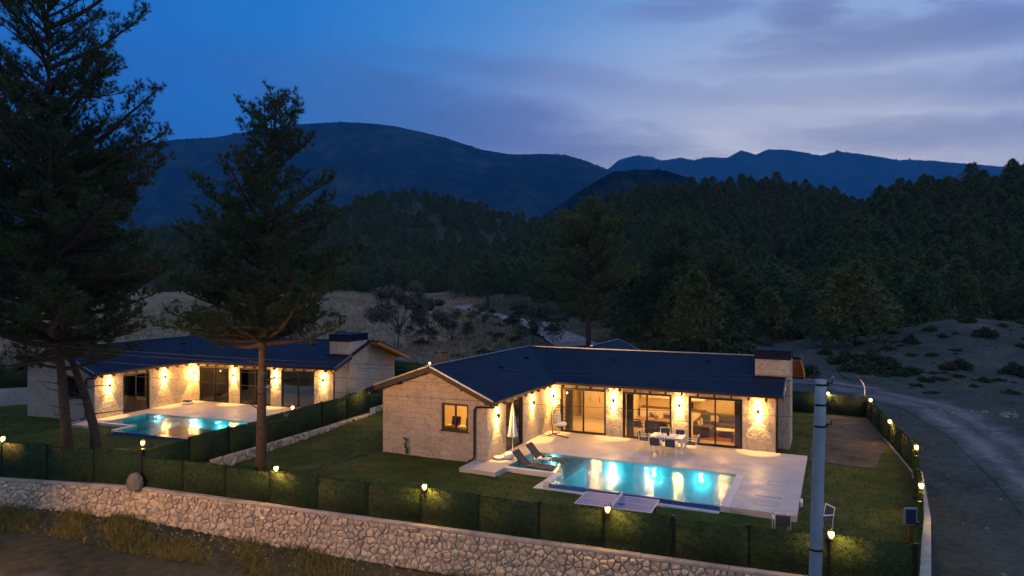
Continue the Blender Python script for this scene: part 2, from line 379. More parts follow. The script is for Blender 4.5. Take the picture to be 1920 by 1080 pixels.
M['grassblade'] = foliage('lawn_blades', (.036, .044, .008), (.078, .084, .018), scale=.7)
M['drygrass'] = foliage('dry_grass', (.17, .135, .095), (.29, .23, .165), scale=.15)
# ------------------------------------------------------------------ terrain
def sst(x): x = np.clip(x, 0, 1); return x*x*(3-2*x)
def crest(tab, Yc, th):                      # photograph skyline -> crest heights at their distance
    k = np.array([(p-960)/1280 for p, _ in tab]); zc = np.array([CH+(536-y)*Yc/1280-th for _, y in tab]); return k, zc
HILLS = [  # table, crest distance, tree height, foot distance
    (crest([(-1400, 400), (0, 405), (300, 420), (350, 424), (420, 404), (560, 398), (640, 384), (680, 362), (760, 350), (830, 356), (900, 375), (960, 396), (1010, 402), (1080, 410), (1200, 440), (1400, 560), (3000, 700)], 420, 8), 420, 205),
    (crest([(-1400, 560), (700, 560), (900, 470), (1000, 408), (1060, 392), (1100, 375), (1150, 354), (1200, 343), (1290, 333), (1400, 327), (1500, 328), (1560, 344), (1600, 368), (1650, 395), (1750, 420), (2000, 470), (3000, 560)], 280, 9), 280, 112),
    (crest([(-1400, 640), (1300, 600), (1450, 520), (1560, 420), (1600, 372), (1650, 350), (1700, 340), (1760, 332), (1800, 324), (1850, 312), (1900, 300), (1960, 288), (2400, 270), (3500, 300)], 190, 8), 190, 76),
]
def base_h(Y):
    z = -2.1+1.75*sst((Y-22)/28)+.35*sst((Y-48)/14)
    return z+np.where(Y > 60, .04*(np.minimum(Y, 215)-60), 0)
def lump(X, Y, s):
    return np.sin(X*s+1.3*np.sin(Y*s*.7+.5))*np.cos(Y*s*1.1+1.7*np.sin(X*s*.6))
def HT(X, Y):
    X = np.asarray(X, float); Y = np.asarray(Y, float); r = np.hypot(X, Y)
    az = np.arctan2(X, Y); Ye = np.where(np.abs(az) > 1.05, r*.5, Y)
    k = np.tan(np.clip(az, -1.05, 1.05)); fade = 1-sst((np.abs(az)-1.2)/.8)
    z = base_h(np.where(np.abs(az) > 1.5, np.minimum(Ye, 22), Ye))
    for (kk, zc), Yc, Ys in HILLS:
        h = np.interp(k, kk, zc)*fade; tt = (Ye-Ys)/(Yc-Ys)
        g = np.where(tt < 1, sst(tt*.5)*2, np.maximum(1-.35*(Ye-Yc)/Yc, -.2))
        g = np.where(tt < 0, -1, g); b0 = base_h(np.full_like(Ye, float(Ys)))
        z = np.maximum(z, np.where(tt < 0, -99, b0+(h-b0)*g))
    # the gravel bank right of the property
    m1 = 3.4*np.exp(-(((X-54)/13)**2+((Y-78)/11)**2))+.25*lump(X, Y, .45)*np.clip((X-20)/15, 0, 1)*np.clip((Y-30)/10, 0, 1); z = z+m1
    amp = np.clip((Ye-45)/120, 0, 1)
    z = z+amp*(1.6*lump(X, Y, .07)+.7*lump(X+40, Y, .19))+.06*lump(X, Y, .9)*(np.clip(r/20, 0, 1))
    return z
def h1(x, y): return float(HT(np.array([x]), np.array([y]))[0])
az = np.concatenate([np.arange(-180, -48, 4), np.arange(-48, 48, .32), np.arange(48, 180, 4)])*math.pi/180
rr = np.concatenate([np.arange(3, 60, .6), np.geomspace(60, 1500, 130)])
AZ, RR = np.meshgrid(az, rr, indexing='ij'); X = RR*np.sin(AZ); Y = RR*np.cos(AZ); Z = HT(X, Y)
Z = np.where(RR > 700, Z*(1-sst((RR-700)/500))+4*sst((RR-700)/500), Z)
na, nrr = AZ.shape; V = np.stack([X, Y, Z], -1).reshape(-1, 3)
V = np.vstack([V, [[0, 0, float(HT(np.array([0.]), np.array([1.]))[0])]]])
i, j = np.meshgrid(np.arange(na), np.arange(nrr-1), indexing='ij'); i2 = (i+1) % na
F = np.stack([i*nrr+j, i*nrr+j+1, i2*nrr+j+1, i2*nrr+j], -1).reshape(-1, 4)
cF = [(na*nrr, a*nrr, ((a+1) % na)*nrr, ((a+1) % na)*nrr) for a in range(na)]
def terrainm():
    m, t, p = mat('terrain_ground'); co = t.new('ShaderNodeTexCoord').outputs['Object']
    at = t.new('ShaderNodeAttribute', attribute_name='zone').outputs['Color']
    n = t.noise(co, .35, 8, .65); n2 = t.noise(co, 3.2, 6, .6); f = t.math('ADD', t.math('MULTIPLY', n, .5), t.math('MULTIPLY', n2, .5))
    spk = t.mapr(t.noise(co, 26, 3, .6), .60, .70, 0, .5)
    c = t.new('ShaderNodeMix', data_type='RGBA', blend_type='MULTIPLY', i_0=1.0, i_6=at, i_7=t.ramp(f, [(.36, (.5, .55, .6)), (.5, (1, 1, 1)), (.64, (1.5, 1.4, 1.3))])).outputs[2]
    c = t.mix(t.math('MULTIPLY', spk, .35), c, (.22, .22, .23))
    t.put(p.inputs['Base Color'], c); p.inputs['Roughness'].default_value = .95; p.inputs['Specular IOR Level'].default_value = .1
    bump(t, p, f, .8, .12); return m
M['terrain'] = terrainm()
me = npmesh('ground', V, F, M['terrain'], smooth=True)
def mixc(c, m, col): m = m[:, None]; return c*(1-m)+np.array(col)*m
def pdist(X, Y, pts):
    d = np.full(len(X), 1e9)
    for (ax, ay), (bx, by) in zip(pts, pts[1:]):
        tt = np.clip(((X-ax)*(bx-ax)+(Y-ay)*(by-ay))/((bx-ax)**2+(by-ay)**2), 0, 1); d = np.minimum(d, np.hypot(X-ax-tt*(bx-ax), Y-ay-tt*(by-ay)))
    return d
TRACK = [(17, 8), (20, 17), (22.8, 25), (26, 33), (28.5, 41), (29.5, 49), (26, 57), (17, 63.5), (4, 68), (-14, 73)]
ROAD = [(-60, 29), (-34, 24.2), (-15, 19.3), (-4, 14.6), (6, 10), (17, 6), (40, -4)]
TRAIL = [(45, 60), (50, 72), (54, 82), (57, 95), (66, 118)]
def zonecol(Xv, Yv):
    wob = 6*lump(Xv, Yv, .06)+3*lump(Xv, Yv, .17)
    col = np.tile(np.array([.038, .042, .030]), (len(Xv), 1))
    fld = sst((Yv-72)/8)*sst((214-Yv+wob*.4)/6)*sst((-.045*Yv-Xv+wob*.5)/5+.5)
    col = mixc(col, fld, (.175, .135, .095))
    rightm = sst((Xv-12-.12*(Yv-20))/6)*sst((95-Yv+wob)/12)*sst((Yv-8)/8)
    col = mixc(col, rightm, (.045, .056, .054))
    bank = np.exp(-(((Xv-53)/13)**2+((Yv-76)/10)**2)); col = mixc(col, sst(bank*1.7), (.034, .046, .047))
    frnt = sst((27-Yv)/5); col = mixc(col, frnt*(Xv < 9), (.065, .055, .032))
    col = mixc(col, sst((Yv-230)/60), (.025, .04, .02))
    w2 = .5*lump(Xv, Yv, 1.1)+.35*lump(Xv+7, Yv, 2.3)
    dt = pdist(Xv, Yv, TRACK); tm_ = sst((2.5-dt+w2*1.4)/1.6); rut = np.exp(-((dt-1.0)/.35)**2)
    col = mixc(col, tm_*.92, (.10, .105, .13)); col = mixc(col, tm_*rut*.6, (.19, .185, .21)); col = mixc(col, tm_*sst((.55-dt)/.4)*.55, (.06, .065, .05))
    dr = pdist(Xv, Yv, ROAD); col = mixc(col, sst((4.3-dr+w2*.8)/1.0), (.12, .115, .15))
    dl = pdist(Xv, Yv, TRAIL); col = mixc(col, sst((2.4-dl+w2)/1.5), (.055, .065, .068))
    return col
def setzone(me):
    n = len(me.vertices); co = np.empty(n*3, np.float32); me.vertices.foreach_get('co', co); co = co.reshape(-1, 3).astype(float)
    ca = me.color_attributes.new('zone', 'FLOAT_COLOR', 'POINT'); ca.data.foreach_set('color', np.hstack([zonecol(co[:, 0], co[:, 1]), np.ones((n, 1))]).astype(np.float32).ravel())
setzone(me)
tag(link('ground', me), 'rough dusk valley ground with dry field and scrub around the villas', kind='structure')
def sheet(name, poly, hfun, step, m, label, off=0.0, fr=None, foot=()):
    # a triangulated sheet over a polygon following hfun, clipped to the outline by a grid + fan border
    import bmesh
    bm = bmesh.new(); vs = [bm.verts.new((x, y, 0)) for x, y in poly]; bm.faces.new(vs)
    x0 = min(p[0] for p in poly); x1 = max(p[0] for p in poly); y0 = min(p[1] for p in poly); y1 = max(p[1] for p in poly)
    x = x0+step
    while x < x1:
        bmesh.ops.bisect_plane(bm, geom=bm.verts[:]+bm.edges[:]+bm.faces[:], plane_co=(x, 0, 0), plane_no=(1, 0, 0)); x += step
    y = y0+step
    while y < y1:
        bmesh.ops.bisect_plane(bm, geom=bm.verts[:]+bm.edges[:]+bm.faces[:], plane_co=(0, y, 0), plane_no=(0, 1, 0)); y += step
    for a, b, c, d in foot:                    # cut out footprints given in a villa's own axes
        for q, ax in ((a, fr.V), (b, fr.V), (c, fr.U), (d, fr.U)):
            bmesh.ops.bisect_plane(bm, geom=bm.verts[:]+bm.edges[:]+bm.faces[:], plane_co=fr.o+ax*q, plane_no=ax)
    kill = []
    for f in bm.faces:
        m_ = f.calc_center_median(); v_, u_ = fr.uv(m_.x, m_.y) if fr else (0, 0)
        if any(a < v_ < b and c < u_ < d for a, b, c, d in foot): kill.append(f)
    if kill: bmesh.ops.delete(bm, geom=kill, context='FACES')
    for v in bm.verts: v.co.z = hfun(v.co.x, v.co.y)+off
    bmesh.ops.recalc_face_normals(bm, faces=bm.faces)
    me = bpy.data.meshes.new(name); bm.to_mesh(me); bm.free(); me.materials.append(m)
    for p in me.polygons: p.use_smooth = True
    if me.polygons and me.polygons[0].normal.z < 0: me.flip_normals()
    return tag(link(name, me), label, kind='structure')
# property corners
PS = (-16.05, 29.7); PW = (-23.2, 31.1); PW2 = (-42, 34.9)
PA = (11.55, 19.55); PB = (15.1, 25.2); PC_ = (18.0, 30.5); PD = (19.8, 35.8); PE = (21.7, 41.8); PT = (-5.6, 54.6)
def lawn_h(X_, Y_):
    v, u = FM.uv(X_, Y_)
    z = -.16-.035*max(0, -7.6-u)+.03*max(0, u)
    z -= .07*max(0, -6-v)*min(1, max(0, (2-u)/10))
    return z+.03*math.sin(X_*.9)*math.cos(Y_*.7)
def lawn2_h(X_, Y_):
    v, u = FL.uv(X_, Y_); return -.15-.05*max(0, -9.6-u)+.03*max(0, u)+.03*math.sin(X_*.8)*math.cos(Y_*.6)
FOOT = [(-5.75, 0, -7.38, 7.64), (0, 11.8, -.2, 7.64), (.001, 13.3, -4.9, -.2), (0, 1.3, -8.9, -4.9), (1.3, 3.5, -8.1, -4.9), (3.5, 13.3, -9.5, -4.9)]
sheet('lawn', [PS, PA, PB, PC_, PD, PE, PT], lawn_h, .5, M['lawn'], 'dark green lawn round the right villa', fr=FM, foot=FOOT)
sheet('lawn', [PW2, PW, PS, PT, (-22, 62.8), (-40, 71.5)], lawn2_h, .5, M['lawn'], 'dark green lawn round the left villa', fr=FL, foot=FOOT)
sp = [FM.w(13.5, -.25), FM.w(16.3, -.5), FM.w(17.0, 4), FM.w(17.6, 10.6), FM.w(13.5, 10.6)]
sheet('bare_soil', [(p.x, p.y) for p in sp], lawn_h, .5, M['soil'], 'bare brown soil patch behind the terrace corner', off=.02)
# front road and the track on the right
def ribbon(name, pts, w, label, n=10):
    L_, R_ = [], []
    for k, p in enumerate(pts):
        a = Vector(pts[max(k-1, 0)]); c = Vector(pts[min(k+1, len(pts)-1)]); d = (c-a).normalized(); L_.append((p[0]-d.y*w, p[1]+d.x*w)); R_.append((p[0]+d.y*w, p[1]-d.x*w))
    o = sheet(name, L_+R_[::-1], h1, .6, M['terrain'], label, off=.03); setzone(o.data); return o
ribbon('road', ROAD, 3.0, 'grey road in front of the stone wall'); ribbon('dirt_track', TRACK, 2.3, 'pale rutted dirt track running along the right fence')
pp = [G(1085, 648, .9), G(1050, 630, 1.4), G(1010, 612, 2.0), G(960, 594, 2.8), G(910, 581, 3.4), G(868, 573, 3.9)]
L_, R_ = [], []
for k_, p in enumerate(pp):
    q = pp[min(k_+1, len(pp)-1)]-pp[max(k_-1, 0)]; q.z = 0; q.normalize(); nrm = Vector((-q.y, q.x, 0)); w = 2.6-.1*k_
    L_.append((p.x+nrm.x*w, p.y+nrm.y*w)); R_.append((p.x-nrm.x*w, p.y-nrm.y*w))
M['path'] = groundm('pale_path', [(.35, (.14, .125, .15)), (.5, (.19, .17, .20)), (.65, (.24, .21, .25))], .3)
sheet('path', L_+R_[::-1], h1, 2.0, M['path'], 'pale dirt path climbing through the scrub behind the villas', off=.32)
# ------------------------------------------------------------------ mountains
def ridge_mesh(name, tab, D, wid, m, label, amp, seed, rows=26):
    ks = np.linspace((tab[0][0]-960)/1280, (tab[-1][0]-960)/1280, 1500)
    yy = np.interp(ks*1280+960, [p for p, _ in tab], [y for _, y in tab]); zc = CH+(536-yy)*D/1280
    rs = np.random.RandomState(seed); jag = np.zeros_like(ks)
    for f in (60, 140, 300): jag += np.interp(ks, np.linspace(ks[0], ks[-1], f), rs.randn(f))*D*.0011*(60/f)**1.1*.35
    fine = np.abs(np.interp(ks, np.linspace(ks[0], ks[-1], 900), rs.randn(900)))*np.clip(np.interp(ks, np.linspace(ks[0], ks[-1], 30), rs.rand(30)*1.6), .25, 1.6)
    zc = zc+jag*.8+fine*D*.0011
    tt = np.concatenate([np.linspace(-1, 0, rows-8), np.linspace(.08, .7, 8)]); V = []
    sp = np.interp(ks, np.linspace(ks[0], ks[-1], 26), rs.randn(26)); sp2 = np.interp(ks, np.linspace(ks[0], ks[-1], 80), rs.randn(80))
    for q in tt:
        Yd = D+q*wid+wid*.5*sp*(1-abs(q))*abs(q)
        g = (1-abs(q))**1.15 if q < 0 else 1-.8*q
        zz_ = zc*g+(amp*(sp*.5+sp2*.5*np.cos(q*9+ks*30)+.25*jag/ (np.abs(jag).max()+1e-6))*np.sin(min(1, abs(q)*1.6)*math.pi)*min(1, abs(q)*2.5) if q < 0 else 0)-20*(q == -1)
        V.append(np.stack([ks*D*(1+q*wid/D*.9), Yd, zz_], -1))
    V = np.concatenate(V); n = len(ks); i, j = np.meshgrid(np.arange(rows-1), np.arange(n-1), indexing='ij')
    F = np.stack([i*n+j, i*n+j+1, (i+1)*n+j+1, (i+1)*n+j], -1).reshape(-1, 4)
    o = link(name, npmesh(name, V, F, m, smooth=False)); return tag(o, label, kind='structure')
def mtm():
    m, t, p = mat('forested_mountain'); co = t.new('ShaderNodeTexCoord').outputs['Object']
    n = t.noise(co, .012, 6, .65); n2 = t.noise(co, .0025, 5, .6); f = t.math('ADD', t.math('MULTIPLY', n, .5), t.math('MULTIPLY', n2, .5))
    t.put(p.inputs['Base Color'], t.ramp(f, [(.40, (.001, .004, .003)), (.5, (.007, .014, .011)), (.60, (.026, .035, .028))])); p.inputs['Roughness'].default_value = 1; p.inputs['Specular IOR Level'].default_value = 0
    bump(t, p, n, 1, 12); return m
M['mount'] = mtm()
ridge_mesh('mountain', [(-1500, 330), (-600, 300), (0, 330), (150, 300), (250, 275), (320, 262), (400, 258), (450, 250), (500, 243), (560, 233), (640, 229), (700, 232), (740, 236), (790, 247), (840, 260), (900, 280), (960, 290), (1020, 288), (1060, 291), (1100, 303), (1140, 320), (1180, 345), (1260, 390), (1400, 450), (1600, 520)], 3400, 1500, M['mount'], 'broad dark blue forested mountain behind the valley', 130, 3)
ridge_mesh('mountain', [(900, 330), (1020, 322), (1140, 317), (1160, 300), (1190, 292), (1222, 295), (1235, 302), (1275, 296), (1300, 301), (1330, 296), (1365, 295), (1390, 282), (1418, 290), (1440, 280), (1480, 281), (1540, 293), (1570, 284), (1620, 290), (1680, 300), (1740, 302), (1800, 306), (1900, 315), (2200, 300), (2400, 330)], 6200, 2300, M['mount'], 'farther pale blue mountain range on the right horizon', 190, 5)
ridge_mesh('hill', [(940, 480), (1010, 410), (1060, 378), (1110, 345), (1150, 322), (1200, 318), (1250, 320), (1290, 334), (1340, 360), (1400, 400), (1500, 460)], 1150, 420, M['mount'], 'dark wooded hill between the near forest and the mountains', 14, 9, 16)
def backm(): return M['mount']
# low land under the mountains, out to the horizon
mb = MB(); xs_ = np.linspace(-8200, 8200, 15); ys_ = np.linspace(-1400, 8200, 9)
for q in range(14):
    for r_ in range(8): mb.add([(xs_[q], ys_[r_], -8), (xs_[q+1], ys_[r_], -8), (xs_[q+1], ys_[r_+1], -8), (xs_[q], ys_[r_+1], -8)], [(0, 1, 2, 3)])
tag(mb.build('valley_floor', M['mount']), 'dark valley floor running to the mountains', kind='structure')
# ------------------------------------------------------------------ villa
def wall_mb(mb, a, b, th, z0, z1, holes):
    # wall from a to b (xy), thickness th to the left of the direction, rectangular holes (s0, s1, h0, h1)
    a = Vector((*a, 0)); b = Vector((*b, 0)); d = (b-a); L = d.length; d.normalize(); n = Vector((-d.y, d.x, 0))
    Mx = Matrix(((d.x, n.x, 0, a.x), (d.y, n.y, 0, a.y), (0, 0, 1, 0), (0, 0, 0, 1)))
    cuts = sorted(set([0, L]+[h[0] for h in holes]+[h[1] for h in holes]))
    for s0, s1 in zip(cuts, cuts[1:]):
        mid = (s0+s1)/2; hs = [h for h in holes if h[0] <= mid <= h[1]]
        if not hs: mb.box(s0, s1, 0, th, z0, z1, Mx)
        else:
            h = hs[0]
            if h[2] > z0+.01: mb.box(s0, s1, 0, th, z0, h[2], Mx)
            if h[3] < z1-.01: mb.box(s0, s1, 0, th, h[3], z1, Mx)
    return Mx
def opening(root, Mx, s0, s1, z0, z1, kind, panes=2):
    w = s1-s0; nm = 'sliding_door' if kind == 'door' else 'window'
    f = .07; mb = MB()
    mb.box(s0, s0+f, .03, .17, z0, z1, Mx); mb.box(s1-f, s1, .03, .17, z0, z1, Mx)
    mb.box(s0+f, s1-f, .03, .17, z1-f, z1, Mx); mb.box(s0+f, s1-f, .03, .17, z0, z0+.05, Mx)
    if kind == 'window': mb.box(s0-.06, s1+.06, -.05, .03, z0-.05, z0, Mx)
    fr = mb.build(nm, M['frame'], root)
    for k in range(panes):
        p0 = s0+f+(w-2*f)*k/panes; p1 = s0+f+(w-2*f)*(k+1)/panes; yo = .06+.045*(k % 2)
        mb = MB(); g = .055
        a0, a1 = p0-(.02 if k else 0), p1+(.02 if k < panes-1 else 0)
        mb.box(a0, a0+g, yo, yo+.04, z0+.05, z1-f, Mx); mb.box(a1-g, a1, yo, yo+.04, z0+.05, z1-f, Mx)
        mb.box(a0+g, a1-g, yo, yo+.04, z1-f-g, z1-f, Mx); mb.box(a0+g, a1-g, yo, yo+.04, z0+.05, z0+.05+g, Mx)
        if kind == 'door' and k: mb.box(a0+.015, a0+.04, yo-.03, yo, 1.0, 1.25, Mx)
        mb.build('sash', M['frame'], fr)
        MB().box(a0+g, a1-g, yo+.012, yo+.026, z0+.05+g, z1-f-g, Mx).build('pane', M['glass'], fr)
    return fr
def wall_lamp(root, x, y, z, nx, ny, P, lit=True):
    # black cylinder open above and below, a hand's breadth off the wall
    c = (x+nx*.105, y+ny*.105)
    o = MB().tube([(c[0], c[1], z-.13), (c[0], c[1], z+.13)], .05, 12, caps=False).box(min(x, c[0])-.015, max(x, c[0])+.015, min(y, c[1])-.015, max(y, c[1])+.015, z-.03, z+.03).build('wall_lamp', M['black'], root)
    MB().tube([(c[0], c[1], z-.135), (c[0], c[1], z-.12)], .052, 10).build('bulb', M['bulb'], o); MB().tube([(c[0], c[1], z+.12), (c[0], c[1], z+.135)], .052, 10).build('bulb', M['bulb'], o)
    col = (1, .52, .13)
    for dz in (-.2, .2): lamp('POINT', 'spill_light', (c[0], c[1], z+dz), P*.21, col, root, shadow_soft_size=.03)
    lamp('SPOT', 'down_light', (c[0], c[1], z-.16), P, col, root, spot_size=R(62), spot_blend=.12, shadow_soft_size=.03)
    lamp('SPOT', 'up_light', (c[0], c[1], z+.16), P*.55, col, root, spot_size=R(72), spot_blend=.3, shadow_soft_size=.03, rot=(math.pi, 0, 0))
def villa(fr, label, lit, chx, name='villa'):
    root = thing(name, label, 'house', fr.w(0, 0, 0), -fr.a)
    mb = MB(); T = .3; H = 2.74; ZB = -.9
    doors = [(.68, 3.33), (4.27, 6.91), (7.79, 10.45)]
    Mf = wall_mb(mb, (0, 0), (12, 0), T, ZB, H, [(a, b, 0, 2.5) for a, b in doors])
    # wing inner wall: runs from the back corner to the front, outside faces +x
    mb2 = MB(); Mw = wall_mb(mb2, (0, 0), (0, -7.58), -T, ZB, H, [(3.57, 5.6, 0, 2.5)])
    # local frame with its normal inwards (-x)
    Mw_open = Matrix(((0, -1, 0, 0), (1, 0, 0, -7.58), (0, 0, 1, 0), (0, 0, 0, 1)))
    mb3 = MB(); Mg = wall_mb(mb3, (-5.95, -7.58), (-T, -7.58), T, ZB, H, [(3.45, 4.92, 1.26, 2.58)])
    def gable(mbx, pts, axis, c0, c1):
        n = len(pts)
        if axis == 'x': vs = [(p, c0, z_) for p, z_ in pts]+[(p, c1, z_) for p, z_ in pts]
        else: vs = [(c0, p, z_) for p, z_ in pts]+[(c1, p, z_) for p, z_ in pts]
        mbx.add(vs, [tuple(range(n)), tuple(range(n, 2*n))[::-1]]+[((i+1) % n, i, n+i, n+(i+1) % n) for i in range(n)])
    gable(mb3, [(-5.95, H), (0, H), (0, 2.94), (-2.97, 4.16), (-5.95, 3.14)], 'x', -7.58, -7.58+T)
    mb4 = MB(); wall_mb(mb4, (12, T), (12, 7.84-T), T, ZB, H, [])
    gable(mb4, [(0, H), (7.84, H), (7.84, 2.94), (3.92, 4.2), (0, 2.86)], 'y', 12-T, 12)
    mb5 = MB(); wall_mb(mb5, (-5.95, 7.84), (12, 7.84), -T, ZB, H, []); wall_mb(mb5, (-5.95, -7.58+T), (-5.95, 7.84-T), -T, ZB, H+.3, [])
    for q in (mb, mb2, mb3, mb4, mb5): q.build('wall', M['stone'], root)
    for a, b in doors: opening(root, Mf, a, b, 0, 2.5, 'door')
    opening(root, Mw_open, 7.58-5.6, 7.58-3.57, 0, 2.5, 'door')
    wn = opening(root, Mg, 3.45, 4.92, 1.26, 2.58, 'window')
    # the top of the front walls up to the rafters
    MB().box(0, 12, .04, T, H, 2.86).build('wall_plate', M['stone'], root)
    # roof: slate-blue slopes, with boarded undersides
    th = .13; zr = 4.35; ze = 2.87
    slopes = [
        [(-2.97, -7.98, zr), (-2.97, 3.92, zr), (.5, -.5, ze), (.5, -7.98, ze)],
        [(-2.97, 3.92, zr), (12.4, 3.92, zr), (12.4, -.5, ze), (.5, -.5, ze)],
        [(-2.97, -7.98, zr), (-6.85, -7.98, 3.0), (-6.85, 8.34, 3.0), (-2.97, 3.92, zr)],
        [(-2.97, 3.92, zr), (-6.85, 8.34, 3.0), (13.0, 8.34, 2.9), (13.0, 3.92, zr)],
    ]
    for i, sl in enumerate(slopes):
        up = (Vector(sl[1])-Vector(sl[0])).cross(Vector(sl[2])-Vector(sl[0])).z
        if up < 0: sl = sl[::-1]
        MB().slab(sl, th).build('roof', M['roof'], root)
        MB().slab([(x, y, z_-th-.002) for x, y, z_ in sl], .03).build('soffit', M['wood'], root)
    rw = [[(1.17, 3.93, 4.52), (1.17, 9.7, 4.52), (-1.3, 9.7, 3.3), (-1.3, 7.0, 3.3)], [(1.17, 3.93, 4.52), (3.64, 7.0, 3.3), (3.64, 9.7, 3.3), (1.17, 9.7, 4.52)]]
    for sl in rw: MB().slab(sl[::-1], th).build('roof', M['roof'], root)
    mb = MB(); gable(mb, [(-.9, ZB), (3.2, ZB), (3.2, 3.3), (1.17, 4.3), (-.9, 3.3)], 'x', 8.0, 9.4); mb.build('wall', M['stone'], root)
    # ridge caps and verge flashing: thin metal strips standing just proud of the shingles
    for a, b in (((-2.97, -8.0, zr+.02), (-2.97, 3.92, zr+.02)), ((-2.97, 3.92, zr+.02), (12.4, 3.92, zr+.02)), ((1.17, 3.9, 4.54), (1.17, 9.72, 4.54))):
        MB().bar(a, b, .16, .05).build('ridge_cap', M['flash'], root)
    for a, b in (((-2.97, -8.0, zr+.01), (.52, -8.0, ze+.01)), ((-2.97, -8.0, zr+.01), (-6.87, -8.0, 3.01)), ((12.41, -.5, ze+.01), (12.41, 1.5, 3.55)), ((13.01, 3.92, zr+.01), (13.01, 8.34, 2.91)), ((1.17, 9.72, 4.54), (3.66, 9.72, 3.32)), ((1.17, 9.72, 4.54), (-1.32, 9.72, 3.32))):
        MB().bar(a, b, .07, .06).build('verge_flashing', M['flash'], root)
    d = -.16
    for a, b in (((-2.97, -7.97, zr+d), (.5, -7.97, ze+d)), ((-2.97, -7.97, zr+d), (-6.85, -7.97, 3.0+d)), ((12.38, -.5, ze+d), (12.38, 1.5, 3.53+d))): MB().bar(a, b, .05, .22).build('bargeboard', M['darkwood'], root)
    for a, b in (((12.98, 3.3, zr+d-.2), (12.98, 8.34, 2.9+d)),): MB().bar((12.98, 3.92, zr+d), b, .05, .24).build('bargeboard', M['wood'], root)
    # rafter tails under the eaves and purlin ends under the front gable
    for x in np.arange(.95, 12.3, .82): MB().bar((x, -.46, ze-.26), (x, .3, ze-.02), .09, .14).build('rafter_tail', M['darkwood'], root)
    for y in np.arange(-7.4, -.6, .82): MB().bar((.46, y, ze-.26), (-.3, y, ze+.06), .09, .14).build('rafter_tail', M['darkwood'], root)
    for x, z_ in ((-2.97, 4.08), (-1.2, 3.32), (-4.9, 3.4), (-6.4, 2.85), (.1, 2.76)): MB().bar((x, -7.97, z_), (x, -7.5, z_), .12, .16).build('purlin_end', M['darkwood'], root)
    # gutters and downpipes
    MB().bar((.56, -.56, ze-.06), (12.42, -.56, ze-.06), .11, .10).build('gutter', M['black'], root); MB().bar((.56, -7.98, ze-.06), (.56, -.61, ze-.06), .11, .10).build('gutter', M['black'], root)
    MB().tube([(.54, -7.9, ze-.1), (.5, -7.86, ze-.28), (-.55, -7.68, ze-.36), (-.66, -7.66, ze-.5), (-.66, -7.66, .15), (-.74, -7.74, .02), (-.84, -7.9, -.02)], .05, 8).build('downpipe', M['black'], root, smooth=True)
    MB().tube([(12.1, -.5, ze-.1), (12.1, -.42, ze-.25), (12.07, -.07, ze-.45), (12.07, -.07, -.1)], .05, 8).build('downpipe', M['black'], root, smooth=True)
    # chimney
    c0, c1 = chx
    ch = MB().box(c0, c1, 1.5, 3.7, 2.3, 4.42).box(12.002, c1, 1.5, 3.7, ZB, 2.3).build('chimney', M['stone'], root)
    MB().box(c0-.03, c1+.04, 1.46, 3.75, 4.42, 4.80).box(c0-.05, (c0+c1)/2-.012, 1.44, 3.77, 4.80, 4.90).box((c0+c1)/2+.012, c1+.06, 1.44, 3.77, 4.80, 4.90).build('chimney_cap', M['roof'], ch)
    mb = MB(); mb.box(c0-.12, min(c1, 12.4), 1.30, 1.5, 3.46, 3.56); mb.build('chimney_flashing', M['roof'], ch)
    # small roof vents
    for x, y in ((-1.9, 1.1), (3.0, 2.6), (8.3, 2.9), (-1.6, -2.9)):
        z_ = ze+.335*(y+.5) if x > .5 else zr-.427*(x+2.97)
        MB().box(x-.1, x+.1, y-.12, y+.12, z_-.02, z_+.1).build('roof_vent', M['roof'], root)
    # inside: floor, ceiling, partitions
    it = MB().box(-5.65, 11.7, T+.0, 7.5, -.12, -.01).box(-5.65, -T, -7.28, T, -.12, -.012)
    it.build('inner_floor', M['tilefloor'], root)
    it = MB().box(-5.65, 11.7, T, 7.5, 2.66, 2.74).box(-5.65, -T, -7.28, T-.01, 2.66, 2.739); it.build('inner_ceiling', M['cream'], root)
    it = MB().box(-5.6, 11.69, 5.3, 5.42, -.01, 2.66).box(3.72, 3.84, 2.6, 5.3, -.01, 2.66).box(-.6, -.5, T, 5.3, -.01, 2.66).box(-5.6, -T, -2.6, -2.5, -.01, 2.66).box(11.60, 11.69, T, 5.3, -.01, 2.66)
    it.build('partition', M['cream'], root)
    # linings so that the rooms are plastered inside
    MB().box(-5.64, -5.62, -7.27, -2.6, 0, 2.65).box(-5.62, -.31, -2.63, -2.61, 0, 2.65).build('plaster_lining', M['cream'], root)
    # wall lamps
    P = 380
    for x, y, nx, ny, k in ((0, -6.62, 1, 0, 1), (0, -2.41, 1, 0, 1), (.30, 0, 0, -1, 1), (3.78, 0, 0, -1, 1), (7.32, 0, 0, -1, 1), (11.2, 0, 0, -1, 1)):
        wall_lamp(root, x, y, 1.98, nx, ny, P*k)
    # curtains in narrow folds
    if lit:
        for x0, x1 in ((.78, 1.25), (4.35, 4.75), (10.0, 10.38)):
            n = 14; pts = [(x0+(x1-x0)*i/n, .46+.035*(-1)**i) for i in range(n+1)]
            vs = [(x, y, .02) for x, y in pts]+[(x, y, 2.62) for x, y in pts]+[(x, y+.01, .02) for x, y in pts]+[(x, y+.01, 2.62) for x, y in pts]
            m_ = n+1; fs = [(i, i+1, m_+i+1, m_+i) for i in range(n)]+[(2*m_+i+1, 2*m_+i, 3*m_+i, 3*m_+i+1) for i in range(n)]
            MB().add(vs, fs).build('curtain', M['curtain'], root)
    return root
